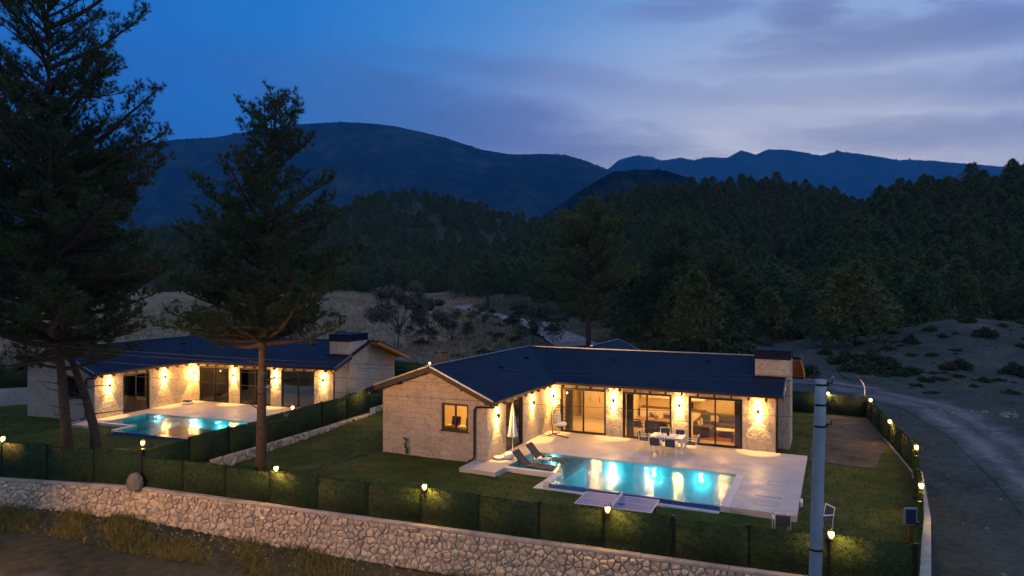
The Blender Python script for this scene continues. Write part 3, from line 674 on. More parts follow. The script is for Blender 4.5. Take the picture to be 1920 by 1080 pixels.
def terrace(fr, side):
    lb = ' of the '+side+' villa'
    root_kw = dict(loc=fr.w(0, 0, 0), rot=(0, 0, -fr.a))
    mb = MB(); b = -.5
    mb.box(0, 13.45, -4.85, -.001, b, 0)
    mb.box(0, 1.17, -7.56, -4.85, b, 0)
    mb.box(-.65, 1.17, -9.1, -7.585, b, -.003)
    mb.box(11.15, 13.45, -9.55, -4.85, b, 0)
    tag(mb.build('terrace', M['terrace'], **root_kw), 'pale stone terrace'+lb, kind='structure')
    mb = MB()
    mb.box(10.8, 11.147, -9.55, -4.853, b, .012); mb.box(1.17, 3.6, -8.2, -7.95, b, .012)
    mb.box(3.6, 3.9, -9.4, -7.95, b, .012)
    mb.box(3.3, 10.8, -9.82, -9.55, b, -.2); mb.box(3.3, 3.598, -9.55, -8.2, b, -.2)
    tag(mb.build('pool_coping', M['copingw'], **root_kw), 'pale coping edge round the swimming pool'+lb, kind='structure')
    mb = MB()   # basin
    mb.box(1.17, 10.8, -9.4, -4.85, -1.6, -1.5)
    mb.box(1.17, 3.9, -7.95, -4.85, -1.5, -.36)
    mb.box(1.18, 10.79, -4.87, -4.852, -1.5, -.03)
    mb.box(10.78, 10.798, -9.4, -4.87, -1.5, -.03); mb.box(1.172, 1.19, -7.95, -4.87, -.36, -.03); mb.box(1.19, 3.9, -7.948, -7.93, -.36, -.03)
    mb.box(3.902, 3.92, -9.4, -7.93, -1.5, -.03)
    mb.box(3.92, 10.78, -9.42, -9.4, -1.5, -.06)
    tag(mb.build('swimming_pool', M['pool'], **root_kw), 'tiled swimming pool with a shallow shelf'+lb, kind='structure')
    tag(MB().box(3.9, 10.797, -9.547, -9.42, b-.02, -.035).build('pool_edge', M['poolblue'], **root_kw), 'dark blue tiled overflow edge of the pool'+lb, kind='structure')
    tag(MB().add([(1.19, -7.93, -.05), (3.92, -7.93, -.05), (3.92, -9.44, -.05), (10.78, -9.44, -.05), (10.78, -4.87, -.05), (1.19, -4.87, -.05)], [(0, 1, 2, 3, 4, 5)]).build('pool_water', M['water'], **root_kw), 'rippled turquoise pool water'+lb, kind='structure')
    for i, (x, z_) in enumerate(((2.25, -.2), (5.25, -.42), (7.2, -.42), (9.3, -.42))):
        p = fr.w(x, -4.9, z_)
        o = MB().tube([(0, 0, 0), (0, -.03, 0)], .08, 16).build('pool_lamp', M['poollamp'], loc=p, rot=(0, 0, -fr.a))
        w = ['on the shallow shelf', 'first along the deep wall', 'in the middle of the deep wall', 'nearest the far right end'][i]
        tag(o, 'bright round underwater lamp '+w+', pool'+lb, 'pool lamp', 'underwater lamps of the '+side+' pool')
        q = fr.w(x, -4.9-.25, z_-.1)
        lamp('POINT', 'pool_glow', q, 48 if i else 9, (.12, .86, .92), None, shadow_soft_size=.08)
villa(FM, 'lit single storey stone villa with dark blue roof, right of the low hedge', True, (10.9, 12.57))
villa(FL, 'stone villa behind the two pines on the left, its rooms unlit', False, (10.62, 12.2))
terrace(FM, 'right'); terrace(FL, 'left')
# lights inside the lit villa: pendant discs under the ceilings
def room_light(x, y, P, label, z=2.3):
    p = FM.w(x, y, 0)
    o = thing('ceiling_lamp', label, 'lamp', (p.x, p.y, z))
    MB().lathe([(.02, .36), (.02, .05), (.16, .03), (.17, 0)], 14).build('shade', M['black'], o); MB().lathe([(.0, -.03), (.13, -.02), (.15, .0), (.0, .004)], 14).build('bulb', M['roomlamp'], o)
    lamp('POINT', 'room_glow', (p.x, p.y, z-.16), P, (1, .47, .11), None, shadow_soft_size=.15)
room_light(2.0, 2.4, 380, 'round ceiling lamp in the hall behind the left sliding door')
room_light(5.2, 2.2, 380, 'round ceiling lamp over the indoor dining table')
room_light(9.2, 2.4, 260, 'round ceiling lamp over the sofa corner')
room_light(-2.4, -5.2, 700, 'round ceiling lamp in the bedroom behind the gable window')
room_light(6.6, 4.4, 230, 'round ceiling lamp in front of the kitchen units')
# interior of the unlit villa: just a trace of light from its own wall lamps
# ------------------------------------------------------------------ fences, walls, hedges
def leaves(n, sx, sz, seed, L=.045, th=.05):
    rs = np.random.RandomState(seed)
    face = rs.rand(n)
    c = np.stack([rs.rand(n)*sx, np.where(face < .42, -th, np.where(face < .84, th, 0)), rs.rand(n)*sz], -1)
    top = face >= .84; c[top, 2] = sz; c[top, 1] = (rs.rand(top.sum())-.5)*2*th
    d = rs.randn(n, 3)*.5; d[:, 1] += np.where(face < .42, -1, np.where(face < .84, 1, 0)); d[:, 2] += .35+top*.8
    d /= np.linalg.norm(d, axis=1)[:, None]; s = np.cross(d, rs.randn(n, 3)); s /= np.linalg.norm(s, axis=1)[:, None]
    l = (L*(.6+.8*rs.rand(n)))[:, None]; w = l*.34
    V = np.stack([c-s*w, c+s*w, c+d*l], 1).reshape(-1, 3); F = np.arange(n*3).reshape(-1, 3); return V, F
def hedge_mesh(sx, sz, seed, n=2600):
    V, F = leaves(n, sx, sz, seed)
    b = MB().box(.0, sx, -.035, .035, .0, sz-.01)
    tri = []
    for f in b.f: tri += [(f[0], f[1], f[2]), (f[0], f[2], f[3])]
    V2 = np.vstack([np.array(b.v), V]); F2 = np.vstack([np.array(tri), F+len(b.v)])
    return npmesh('hedge_panel', V2, F2, [M['hedgecore'], M['hedge']], mi=[0]*len(tri)+[1]*len(F))
HM = [hedge_mesh(2.25, 1.25, s) for s in (1, 2, 3)]
POSTM = MB().box(-.035, .035, -.05, .05, 0, 1).mesh('post', M['black'])
def hedge_fence(label, pts, h, sp=2.25, group='hedge fences round the villas', posts=True):
    """pts: [(x, y, zbase)...]; panels stand between posts along each leg, stepping with the base"""
    root = thing('hedge_fence', label, 'fence', (pts[0][0], pts[0][1], pts[0][2]), group=group); o0 = Vector((pts[0][0], pts[0][1], pts[0][2]))
    tops = []; k = 0
    for a, b in zip(pts, pts[1:]):
        a, b = Vector(a), Vector(b); L = (b-a).to_2d().length; n = max(1, round(L/sp)); d = (b-a)/n; ang = math.atan2(d.y, d.x); w = d.to_2d().length
        for i in range(n):
            p = a+d*i; dz = d.z*.5; hh = h*(1+.035*math.sin(k*2.3))
            o = link('hedge_panel', HM[k % 3], root, p-o0+Vector((0, 0, dz if abs(d.z) > .05 else 0)), (0, -math.atan2(d.z, w) if abs(d.z) <= .05 else 0, ang+R(.6)*math.sin(k*1.7)), (w/2.25*.995, 1, hh/1.25)); k += 1
            if posts: link('post', POSTM, root, p-o0+Vector((0, 0, -.05)), (0, 0, ang), (1, 1, h+.14))
            tops.append((p, h))
    if posts: link('post', POSTM, root, Vector(pts[-1])-o0+Vector((0, 0, -.05)), (0, 0, 0), (1, 1, h+.14))
    return root
wt = lambda x, y, z: (x, y, z)
hedge_fence('green artificial hedge fence along the front of the right lawn, on the stone wall', [(*PS, -.5), (*PA, -.5)], 1.24)
hedge_fence('taller green hedge fence on the stone wall in front of the left pines', [(-43, 35.0, -.5), (*PW, -.5), (PS[0]-.05, PS[1]+.02, -.5)], 1.52)
hedge_fence('green hedge fence on the low wall between the two villas', [(PS[0], PS[1]+.05, -.42), (-9.4, 44.9, -.05), (*PT, .35)], 1.42)
hedge_fence('green hedge fence stepping up beside the dirt track', [(*PA, -.5), (*PB, -.35), (*PC_, -.12), (*PD, 0), (*PE, .1)], 1.15)
hedge_fence('green hedge fence closing the back of the plots', [(*PE, .12), (*PT, .62), (-22, 62.8, .62), (-40, 71.5, .6)], 1.25)
hedge_fence('green hedge fence on a retaining wall at the far left', [(-43, 43.6, 1.05), (-31.8, 49.4, 1.05), (-29.5, 57, 1.2)], 1.35)
# low wall under the dividing hedge and the retaining wall at the far left
def wall_run(name, pts, th, z0s, m, label, cat='wall', cap=None):
    root = thing(name, label, cat, (*pts[0][:2], 0)); o0 = Vector((*pts[0][:2], 0))
    mb = MB()
    for a, b in zip(pts, pts[1:]):
        a_, b_ = Vector((*a[:2], 0)), Vector((*b[:2], 0)); d = (b_-a_).normalized(); n = Vector((-d.y, d.x, 0))*th/2
        q = [a_-n, b_-n, b_+n, a_+n]; zt = [a[2], b[2], b[2], a[2]]
        vs = [(*(p-o0).to_2d(), z0s) for p in q]+[(*(p-o0).to_2d(), z_) for p, z_ in zip(q, zt)]
        mb.add(vs, [(3, 2, 1, 0), (4, 5, 6, 7), (0, 1, 5, 4), (1, 2, 6, 5), (2, 3, 7, 6), (3, 0, 4, 7)])
    mb.build('core', m, root); return root
wall_run('retaining_wall', [(-43, 43.6, 1.05), (-31.8, 49.4, 1.05), (-29.5, 57, 1.2)], .4, -.6, M['concrete'], 'grey retaining wall under the hedge at the far left')
wall_run('side_wall', [(PA[0]+.15, PA[1]-.1, -.5), (PB[0]+.12, PB[1], -.35), (PC_[0]+.1, PC_[1], -.12), (PD[0]+.1, PD[1], 0), (*PE, .1)], .42, -3.0, M['concrete'], 'plain concrete wall under the hedge beside the dirt track')
# ---- rubble stones: jittered cells clipped to convex polygons, bulging out of the mortar
def cells(Ls, Hs, size, seed):
    rs = random.Random(seed); pts = []; wt_ = []; ny = max(1, round(Hs/(size*.86))); nx = max(1, round(Ls/size))
    for j in range(ny):
        for i in range(nx):
            if rs.random() < .14: continue
            wt_.append(rs.random()**2*size*size*.55)
            pts.append(((i+.5+.5*(j % 2)+rs.uniform(-.46, .46))*Ls/nx, (j+.5+rs.uniform(-.42, .42))*Hs/ny))
    out = []; cs = size*2.6; grid = {}
    for k, p in enumerate(pts): grid.setdefault((int(p[0]/cs), 0), []).append(k)
    for k, p in enumerate(pts):
        poly = [(p[0]-size*1.1, max(0, p[1]-size*1.1)), (p[0]+size*1.1, max(0, p[1]-size*1.1)), (p[0]+size*1.1, min(Hs, p[1]+size*1.1)), (p[0]-size*1.1, min(Hs, p[1]+size*1.1))]
        gx = int(p[0]/cs)
        for g in (gx-1, gx, gx+1):
            for q_ in grid.get((g, 0), ()):
                if q_ == k: continue
                q = pts[q_]; nx_, ny_ = q[0]-p[0], q[1]-p[1]; c_ = (q[0]**2+q[1]**2-p[0]**2-p[1]**2+wt_[k]-wt_[q_])/2
                new = []
                for a, b in zip(poly, poly[1:]+poly[:1]):
                    da = a[0]*nx_+a[1]*ny_-c_; db = b[0]*nx_+b[1]*ny_-c_
                    if da <= 0: new.append(a)
                    if (da < 0 < db) or (db < 0 < da): u = da/(da-db); new.append((a[0]+(b[0]-a[0])*u, a[1]+(b[1]-a[1])*u))
                poly = new
                if len(poly) < 3: break
            if len(poly) < 3: break
        if len(poly) >= 3: out.append((p, poly))
    return out
def stone_geo(c, poly, rs, gap=.013):
    # returns verts in (s, out, h) about c, faces
    n = len(poly); ring0 = []; ring1 = []; ring2 = []
    dep = rs.uniform(.03, .11); tx, tz = rs.uniform(-.35, .35), rs.uniform(-.35, .35)
    for x, y in poly:
        dx, dy = x-c[0], y-c[1]; L = math.hypot(dx, dy)+1e-6; f = max(.3, (L-gap*(.6+rs.random()))/L)
        dx *= f; dy *= f
        ring0.append((dx, 0, dy)); j = rs.uniform(.86, .97); ring1.append((dx*j, dep*rs.uniform(.6, .9)+dx*tx*.5+dy*tz*.5, dy*j))
        j = rs.uniform(.5, .66); ring2.append((dx*j, dep*rs.uniform(1.0, 1.2)+dx*tx*.5+dy*tz*.5, dy*j))
    vs = ring0+ring1+ring2+[(0, dep*1.15, 0)]
    fs = []
    for i in range(n):
        j = (i+1) % n; fs += [(i, j, n+j, n+i), (n+i, n+j, 2*n+j, 2*n+i), (2*n+i, 2*n+j, 3*n)]
    return vs, fs
def rubble_wall(label, name, legs, out_dir, size, seed, top, bot, indiv, copm=True, batter=.0):
    """legs: [(x, y), ...]; out_dir -1 = right-hand side of the direction; top, bot: functions of (leg point)"""
    root = thing(name, label, 'wall', (*legs[0], 0)); o0 = Vector((*legs[0], 0)); rs = random.Random(seed)
    stones = []; core = MB(); cop = []
    for a, b in zip(legs, legs[1:]):
        a_, b_ = Vector((*a, 0)), Vector((*b, 0)); L = (b_-a_).length; d = (b_-a_)/L; n = Vector((d.y, -d.x, 0))*(-out_dir)
        n = Vector((d.y, -d.x, 0))
        ta, tb, ba, bb_ = top(a_), top(b_), bot(a_), bot(b_); H = max(ta-ba, tb-bb_)
        zb = min(ba, bb_)-.05; H = max(ta, tb)-.10-zb
        for c, poly in cells(L, H, size, seed+len(stones)):
            wp = a_+d*c[0]+n*.17; zc = zb+c[1]; fx = c[0]/L; g = ba+(bb_-ba)*fx
            if zc < g-.18: continue
            lean = batter*(ta-zc)
            vs, fs = stone_geo(c, poly, rs)
            loc = wp+n*lean+Vector((0, 0, zc))
            px = loc.x/loc.y; vis = abs(px) < .76 and (CH-loc.z)/loc.y < .43
            stones.append((max(p[0] for p in poly)-min(p[0] for p in poly) if vis else -1, loc, math.atan2(d.y, d.x), vs, fs, loc.y))
        # core
        w = .16; q0 = [a_-n*w, b_-n*w, b_+n*w, a_+n*w]
        ob = n*(batter*(ta-zb)); q1 = [a_-n*w, b_-n*w, b_+n*w+ob, a_+n*w+ob]
        core.add([tuple(p-o0+Vector((0, 0, zb))) for p in q1]+[tuple(q0[0]-o0+Vector((0, 0, ta-.1))), tuple(q0[1]-o0+Vector((0, 0, tb-.1))), tuple(q0[2]-o0+Vector((0, 0, tb-.1))), tuple(q0[3]-o0+Vector((0, 0, ta-.1)))],
                 [(3, 2, 1, 0), (4, 5, 6, 7), (0, 1, 5, 4), (1, 2, 6, 5), (2, 3, 7, 6), (3, 0, 4, 7)])
        if copm:   # cast coping lengths butted end to end
            m_ = max(1, round(L/2.6))
            for i in range(m_):
                s0, s1 = L*i/m_+.006, L*(i+1)/m_-.006; z0 = ta+(tb-ta)*i/m_; cop.append((a_+d*s0, s1-s0, z0-.1+rs.uniform(-.006, .006), math.atan2(d.y, d.x)))
    core.build('mortar_core', M['mortar'], root)
    for p, l, z_, an in cop: MB().box(0, l, -.27, .20, 0, .10+rnd.uniform(0, .012), bev=.012).build('coping_slab', M['coping'], root, loc=p-o0+Vector((0, 0, z_)), rot=(0, 0, an))
    stones.sort(key=lambda s: (-s[0]/s[5] if s[0] > 0 else 1))
    rest = MB()
    for i, (w, loc, an, vs, fs, _) in enumerate(stones):
        Mr = Matrix.Rotation(an, 4, 'Z')
        vs = [(x, -y, z_) for x, y, z_ in vs]; fs = [f[::-1] for f in fs]
        if i < indiv and w > 0:
            mb = MB(); mb.add(vs, [f[::-1] for f in fs]); mb.build('stone', M['rubble'], root, loc=loc-o0, rot=(0, 0, an))
        else: rest.add([tuple(Mr @ Vector(v)+loc-o0) for v in vs], [f[::-1] for f in fs])
    tag(rest.build('small_stones', M['rubble'], root), kind='stuff'); return root
bz = lambda p: h1(p.x, p.y)
rubble_wall('long pale rubble stone wall below the front hedges', 'stone_wall', [(-43, 34.9), PW, PS, (PA[0]+.3, PA[1]-.12)], -1, .215, 11, lambda p: -.5, lambda p: -1.98, 300, batter=.16)
rubble_wall('low whitish stone wall under the hedge between the two villas', 'low_stone_wall', [(PS[0]+.1, PS[1]+.3), (-9.4, 44.9), (-5.9, 53.5)], -1, .32, 5, lambda p: -.42 if p.y < 35 else (-.05 if p.y < 46 else .3), lambda p: lawn_h(p.x+.4, p.y)-.15, 60, copm=False)
# boulder on the wall where the two front hedges meet
mb = MB(); rs = random.Random(3); mb.lathe([(.0, -.1), (.28, -.05), (.33, .15), (.30, .38), (.27, .52), (.16, .66), (.0, .68)], 9)
mb.v = [(x*(1+rs.uniform(-.14, .14)), y*(.8+rs.uniform(-.1, .1)), z_+rs.uniform(-.03, .03)) for x, y, z_ in mb.v]
tag(mb.build('boulder', M['boulder'], loc=(PS[0]-.16, PS[1]-.35, -.52)), 'upright grey boulder on the stone wall where the front hedge steps down', 'boulder')
# ---- lanterns on the fence posts
LG = 'lit lanterns on the fence posts'
def lantern(px, py, z, label, P=160, base=-.22):
    p = G(px, py, z); o = thing('fence_lantern', label, 'lantern', (p.x, p.y, z-.20), group=LG)
    MB().tube([(0, 0, base), (0, 0, .06)], .022, 8).lathe([(.07, .04), (.09, .07), (.085, .085)], 12).build('stem', M['black'], o)
    MB().lathe([(.0, .085), (.045, .09), (.075, .14), (.088, .21), (.078, .27), (.03, .29), (.0, .29)], 14).build('glass_globe', M['lantern'], o, smooth=True)
    MB().lathe([(.0, .35), (.03, .34), (.085, .30), (.095, .29), (.0, .288)], 12).build('cap', M['black'], o)
    lamp('POINT', 'lantern_light', (p.x, p.y, z+.13-.0), P*.35, (1, .48, .1), None, shadow_soft_size=.05)
    lamp('POINT', 'lantern_light', (p.x, p.y-.14, z+.0), P*.65, (1, .48, .1), None, shadow_soft_size=.1)
for a in [(6, 822, 1.2, 'lantern above the left hedge at the very left edge of the photo'), (268, 830, 1.18, 'lantern on the corner post above the boulder'),
          (518, 878, .92, 'lantern on the front hedge just right of the lone pine trunk'), (796, 912, .9, 'lantern on the front hedge below the gable wall'),
          (1139, 954, .9, 'lantern on the front hedge in front of the table tennis table'), (1558, 1001, .9, 'lantern on the front hedge just right of the power pole'),
          (1727, 910, .95, 'lowest lantern of the right side hedge, above the solar panel'), (1718, 838, 1.08, 'second lantern from the front on the right side hedge'),
          (1668, 790, 1.2, 'middle lantern of the right side hedge, beside the dirt track'), (1632, 750, 1.32, 'lantern at the back corner of the fence near the thin curved mast'),
          (1552, 738, 1.45, 'lantern on the back hedge behind the top of the power pole'), (549, 764, 1.28, 'lantern on the dividing hedge in front of the left villa'),
          (692, 732, 1.50, 'lantern on the dividing hedge under the gable eave'), (806, 681, 1.97, 'lantern beside the gate posts behind the gable roof')]: lantern(*a)
# gate posts behind, railing, thin mast
for px, w, l in ((814, .12, 'left brown gate post lit by the lantern behind the gable roof'), (832, .2, 'right brown gate post behind the gable roof')):
    p = G(px, 690, 1.9); p.y += 1; h = 2.75
    o = thing('gate_post', l, 'post', (p.x, p.y, .3)); MB().box(-w, w, -.1, .1, 0, h-.1).build('shaft', M['brownwood'], o); MB().box(-w-.04, w+.04, -.14, .14, h-.1, h).build('cap', M['black'], o)
p0 = FM.w(-5.98, -5.2, 0); o = thing('railing', 'black metal railing between the gable wall and the dividing hedge', 'railing', (p0.x-1.1, p0.y+.4, -.25))
mb = MB().bar((0, 0, 1.3), (1.1, -.4, 1.3), .04).bar((0, 0, .15), (1.1, -.4, .15), .04); mb.build('rail', M['black'], o)
bm_ = MB().tube([(0, 0, 0), (0, 0, 1.38)], .018, 6).mesh('bar', M['black'])
for i in range(9): link('bar', bm_, o, (1.1*i/8, -.4*i/8, -.05))
p = G(1621, 752, 1.1); o = thing('thin_mast', 'thin curved metal mast at the back corner of the fence', 'mast', (p.x, p.y, 0))
MB().tube([(0, 0, 0), (0, 0, 1.9), (-.05, 0, 2.15), (-.3, 0, 2.45)], .035, 8).build('tube', M['white'], o, smooth=True); MB().tube([(-.28, 0, 2.42), (-.34, 0, 2.62)], .055, 8).build('head', M['black'], o)
# solar panel on its post at the front corner
p = G(1707, 968, .95); o = thing('solar_panel', 'small blue solar panel on a post at the front right fence corner', 'solar panel', (p.x, p.y, -.5))
MB().box(-.2, .2, -.03, .03, 1.17, 1.72, bev=.01).build('panel_frame', M['flash'], o); MB().box(-.155, .155, -.036, -.031, 1.22, 1.67).build('cell', M['solar'], o)
MB().box(-.03, .03, .03, .07, 0, 1.5).build('post', M['brownwood'], o)
# ---- power pole and lines
o = thing('power_pole', 'tall grey concrete power pole in front of the right lawn', 'pole', (6.0, 13.7, -2.3))
pt = [(-.05+.25*k_/8, 0, 8.62*k_/8) for k_ in range(9)]; MB().tube(pt, [.14-.032*k_/8 for k_ in range(9)], 20).build('shaft', M['polemat'], o, smooth=True)
for zz_ in (8.5, 8.1, 7.67, 5.2, 3.1): x = -.05+.25*zz_/8.62; rr_ = .14-.032*zz_/8.62+.006; MB().tube([(x, 0, zz_), (x, 0, zz_+.04)], rr_, 20).build('steel_band', M['black'], o)
MB().box(.0, .11, -.145, -.118, 3.6, 3.85).build('number_plate', M['flash'], o)
INS = []
for i, zz_ in enumerate((8.55, 8.15, 7.72)):
    x = -.05+.25*zz_/8.62
    q = MB().tube([(x+.08, 0, zz_), (x+.22, 0, zz_), (x+.24, 0, zz_+.1)], .018, 6).box(x-.03, x+.14, -.05, .05, zz_-.05, zz_+.03).build('bracket', M['black'], o)
    MB().lathe([(.02, 0), (.036, .015), (.022, .035), (.032, .055), (.012, .08)], 10, (x+.24, 0, zz_+.06)).build('insulator', M['flash'], q, smooth=True); INS.append(Vector((6.0+x+.24, 13.7, -2.3+zz_+.12)))
INS.insert(1, INS[0]+Vector((-.5, 0, -.08)))
def wire(a, b, sag, label, n=48):
    a, b = Vector(a), Vector(b); pts = [a.lerp(b, i/n)-Vector((0, 0, 4*sag*(i/n)*(1-i/n))) for i in range(n+1)]
    tag(MB().tube(pts, .0055, 5).build('power_line', M['wire'], smooth=True), label, 'cable', 'cables from the power pole')
ws = ['top', 'second', 'third', 'lowest']
for i, (a, dz) in enumerate(zip(INS, (.1, -.1, -.45, -.9))): wire(a, (-40, 40, 6.3+dz), .62, ws[i]+' power cable running left from the pole across the villa')
for i, a in enumerate(INS): wire(a, (60+i, 45, 4.0-i*.3), 1.9, ws[i]+' power cable running right from the pole over the track')
q = INS[0]; pts = [q+Vector((-.35+.0, 0, 0)), q+Vector((-.38, 0, .12)), q+Vector((-.2, 0, .2)), q+Vector((.05, 0, .14)), q+Vector((.28, .1, -.02)), q+Vector((.5, .2, -.1))]
tag(MB().tube(pts, .012, 6).build('cable_loop', M['wire'], smooth=True), 'slack cable loop above the head of the power pole', 'cable')
# the street lamp that lights the wall from the left, beyond the frame
LX, LY = -20.5, 16.8
o = thing('street_lamp', 'street lamp standing by the front road beyond the left edge', 'street lamp', (LX-1, LY-1, -2.1))
MB().tube([(0, 0, 0), (0, 0, 6.6), (.2, .2, 7.0), (1.0, 1.0, 7.1)], .07, 10).build('mast', M['polemat'], o, smooth=True)
MB().box(-.18, .18, -.35, .35, 7.02, 7.14, Matrix.Translation((1.1, 1.1, 0))).build('lamp_head', M['black'], o)
tgt = Vector((-9.5, 26.0, -4.5)); sp_ = Vector((LX, LY, 5.0))
lo = lamp('SPOT', 'street_light', sp_, STREET_P, (1, .45, .14), None, spot_size=R(96), spot_blend=.75, shadow_soft_size=.12); lo.rotation_euler = (tgt-sp_).to_track_quat('-Z', 'Y').to_euler()
# ------------------------------------------------------------------ furniture
def FP(x, y, z=0, fr=FM): p = fr.w(x, y, z); return (p.x, p.y, p.z)
A0 = -FM.a
def lounger(x, y, label):
    o = thing('sun_lounger', label, 'sun lounger', FP(x, y, -.36), A0, 'dark sun loungers in the shallow water')
    s = []
    prof = [(-.62, .98), (-.3, .62), (0, .37), (.35, .40), (.75, .36), (1.1, .39), (1.32, .30)]
    for (a, za), (b, zb) in zip(prof, prof[1:]): s.append(((a, za), (b, zb)))
    for nm, rng in (('backrest', s[:2]), ('seat', s[2:])):
        mb = MB()
        for (a, za), (b, zb) in rng: mb.add([(a, -.31, za), (b, -.31, zb), (b, .31, zb), (a, .31, za), (a, -.31, za-.03), (b, -.31, zb-.03), (b, .31, zb-.03), (a, .31, za-.03)], [(0, 1, 2, 3), (7, 6, 5, 4), (0, 4, 5, 1), (3, 2, 6, 7), (0, 3, 7, 4), (1, 5, 6, 2)])
        mb.build(nm, M['brownfab'], o)
    mb = MB()
    for y_ in (-.33, .33): mb.tube([(a, y_, z_-.01) for a, z_ in prof], .022, 6)
    mb.build('frame', M['black'], o)
    for lx in (.0, 1.0):
        for y_ in (-.33, .33): MB().tube([(lx, y_, .35), (lx-.06, y_, 0)], .02, 6).build('leg', M['black'], o)
    for y_ in (-.3, .3): MB().tube([(-.38, y_, .68), (-.12, y_, .02)], .015, 6).build('strut', M['black'], o)
lounger(1.95, -7.35, 'dark sun lounger in the shallow water, nearest the lawn')
lounger(1.95, -5.85, 'dark sun lounger in the shallow water, beside the terrace')
o = thing('side_table', 'small white side table between the two loungers', 'table', FP(2.45, -6.55, -.36), A0)
MB().box(-.3, .3, -.22, .22, .52, .56, bev=.008).build('table_top', M['white'], o)
lm = MB().box(-.02, .02, -.02, .02, 0, .52).mesh('leg', M['white'])
for x in (-.27, .27):
    for y in (-.19, .19): link('leg', lm, o, (x, y, 0))
o = thing('fruit_bowl', 'reddish fruit bowl on the white side table by the loungers', 'bowl', FP(2.38, -6.5, .20), A0)
MB().lathe([(.05, 0), (.06, .01), (.13, .07), (.12, .07), (.05, .02)], 14).build('dish', M['brownwood'], o, smooth=True)
for i in range(4): MB().lathe([(0, -.04), (.03, -.025), (.042, 0), (.03, .025), (0, .04)], 8, (.05*math.cos(i*1.6), .05*math.sin(i*1.6), .08)).build('fruit', M['redrug'], o, smooth=True)
# dining chairs and table
def dchair(x, y, rz, label, grp, fr=FM, a=A0, fr_m='white', fab='darkfab', z=0):
    o = thing('dining_chair', label, 'chair', FP(x, y, z), a+rz, grp)
    MB().box(-.24, .24, -.22, .24, .43, .46, bev=.008).build('seat', M[fab], o)
    MB().box(-.23, .23, -.262, -.235, .52, .86, Matrix.Translation((0, -.02, 0)) @ Matrix.Rotation(R(6), 4, 'X')).build('backrest', M[fab], o)
    for s in (-1, 1):
        MB().tube([(s*.25, .24, 0), (s*.25, .23, .66)], .016, 6).build('leg', M[fr_m], o)
        MB().tube([(s*.25, -.20, 0), (s*.25, -.24, .45), (s*.25, -.32, .9)], .016, 6).build('leg', M[fr_m], o)
        MB().bar((s*.25, -.28, .66), (s*.25, .25, .66), .045, .025).build('armrest', M[fr_m], o)
    MB().bar((-.25, -.32, .89), (.25, -.32, .89), .03, .03).bar((-.25, .23, .42), (.25, .23, .42), .025, .025).build('rail', M[fr_m], o)
    return o
DG = 'white framed dining chairs on the terrace'
tx0, tx1, ty0, ty1 = 6.35, 7.95, -2.35, -1.35
dchair(6.75, -2.72, 0, 'left one of the two terrace chairs with their backs to the pool', DG)
dchair(7.5, -2.72, 0, 'right one of the two terrace chairs with their backs to the pool', DG)
dchair(6.75, -1.0, math.pi, 'left one of the two terrace chairs on the house side of the table', DG)
dchair(7.5, -1.0, math.pi, 'right one of the two terrace chairs on the house side of the table', DG)
dchair(6.0, -1.85, R(-90), 'terrace chair at the left head of the white table', DG)
dchair(8.3, -1.85, R(90), 'terrace chair at the right head of the white table', DG)
o = thing('dining_table', 'long white dining table laid for a meal on the terrace', 'table', FP(7.15, -1.85), A0)
MB().box(-.8, .8, -.5, .5, .71, .75, bev=.01).build('table_top', M['white'], o)
lm = MB().box(-.04, .04, -.04, .04, 0, .71).mesh('leg', M['white'])
for x in (-.75, .75):
    for y in (-.45, .45): link('leg', lm, o, (x, y, 0))
k = 0
pl = ['front left', 'front right', 'back left', 'back right']
for x in (-.4, .35):
    for y in (-.3, .3):
        o = thing('place_setting', 'plate and glass at the '+('left ' if x < 0 else 'right ')+('pool' if y < 0 else 'house')+' side of the terrace table', 'tableware', FP(7.15+x, -1.85+y, .752), A0)
        MB().lathe([(0, 0), (.08, 0), (.13, .02), (.12, .02), (.0, .006)], 16).build('plate', M['whitefab'], o, smooth=True)
        MB().lathe([(.03, 0), (.005, .01), (.005, .08), (.035, .11), (.03, .17)], 10, (.17, .08, 0)).build('wine_glass', M['glass'], o, smooth=True)
o = thing('flower_vase', 'dark vase with twigs in the middle of the terrace table', 'vase', FP(7.15, -1.85, .752), A0)
MB().lathe([(.05, 0), (.08, .08), (.04, .16), (.05, .2)], 12).build('vase', M['black'], o, smooth=True); tw = MB()
for i in range(9): tw.tube([(0, 0, .18), (.12*math.cos(i*2.4), .12*math.sin(i*2.4), .34+.02*i)], .012, 4)
tw.build('twigs', M['bush'], o)
# folded parasol, its base, white pot
o = thing('closed_parasol', 'closed white parasol beside the wing wall', 'parasol', FP(.55, -6.0), A0)
MB().box(-.28, .28, -.28, .28, 0, .07, bev=.01).build('base', M['white'], o); MB().tube([(0, 0, .05), (0, 0, 2.5)], .022, 8).build('pole', M['white'], o)
vs = []; n = 24
for zz_, rr_ in ((2.45, .03), (2.2, .10), (1.7, .17), (1.2, .24), (.92, .30)):
    for k in range(n): q = 2*math.pi*k/n; rr2 = rr_*.72*(1+.25*math.cos(8*q)); vs.append((rr2*math.cos(q), rr2*math.sin(q), zz_))
MB().add(vs, [(i*n+k, (i+1)*n+k, (i+1)*n+(k+1) % n, i*n+(k+1) % n) for i in range(4) for k in range(n)]).build('canopy', M['whitefab'], o)
o = thing('white_pot', 'round white pot on the terrace beside the parasol foot', 'pot', FP(.72, -6.75), A0)
MB().lathe([(.0, 0), (.16, .01), (.25, .12), (.24, .24), (.15, .33), (.11, .33), (.0, .30)], 18).build('bowl', M['white'], o, smooth=True)
o = thing('floor_cushion', 'flat white cushion on the terrace beside the round pot', 'cushion', FP(.28, -6.95), A0)
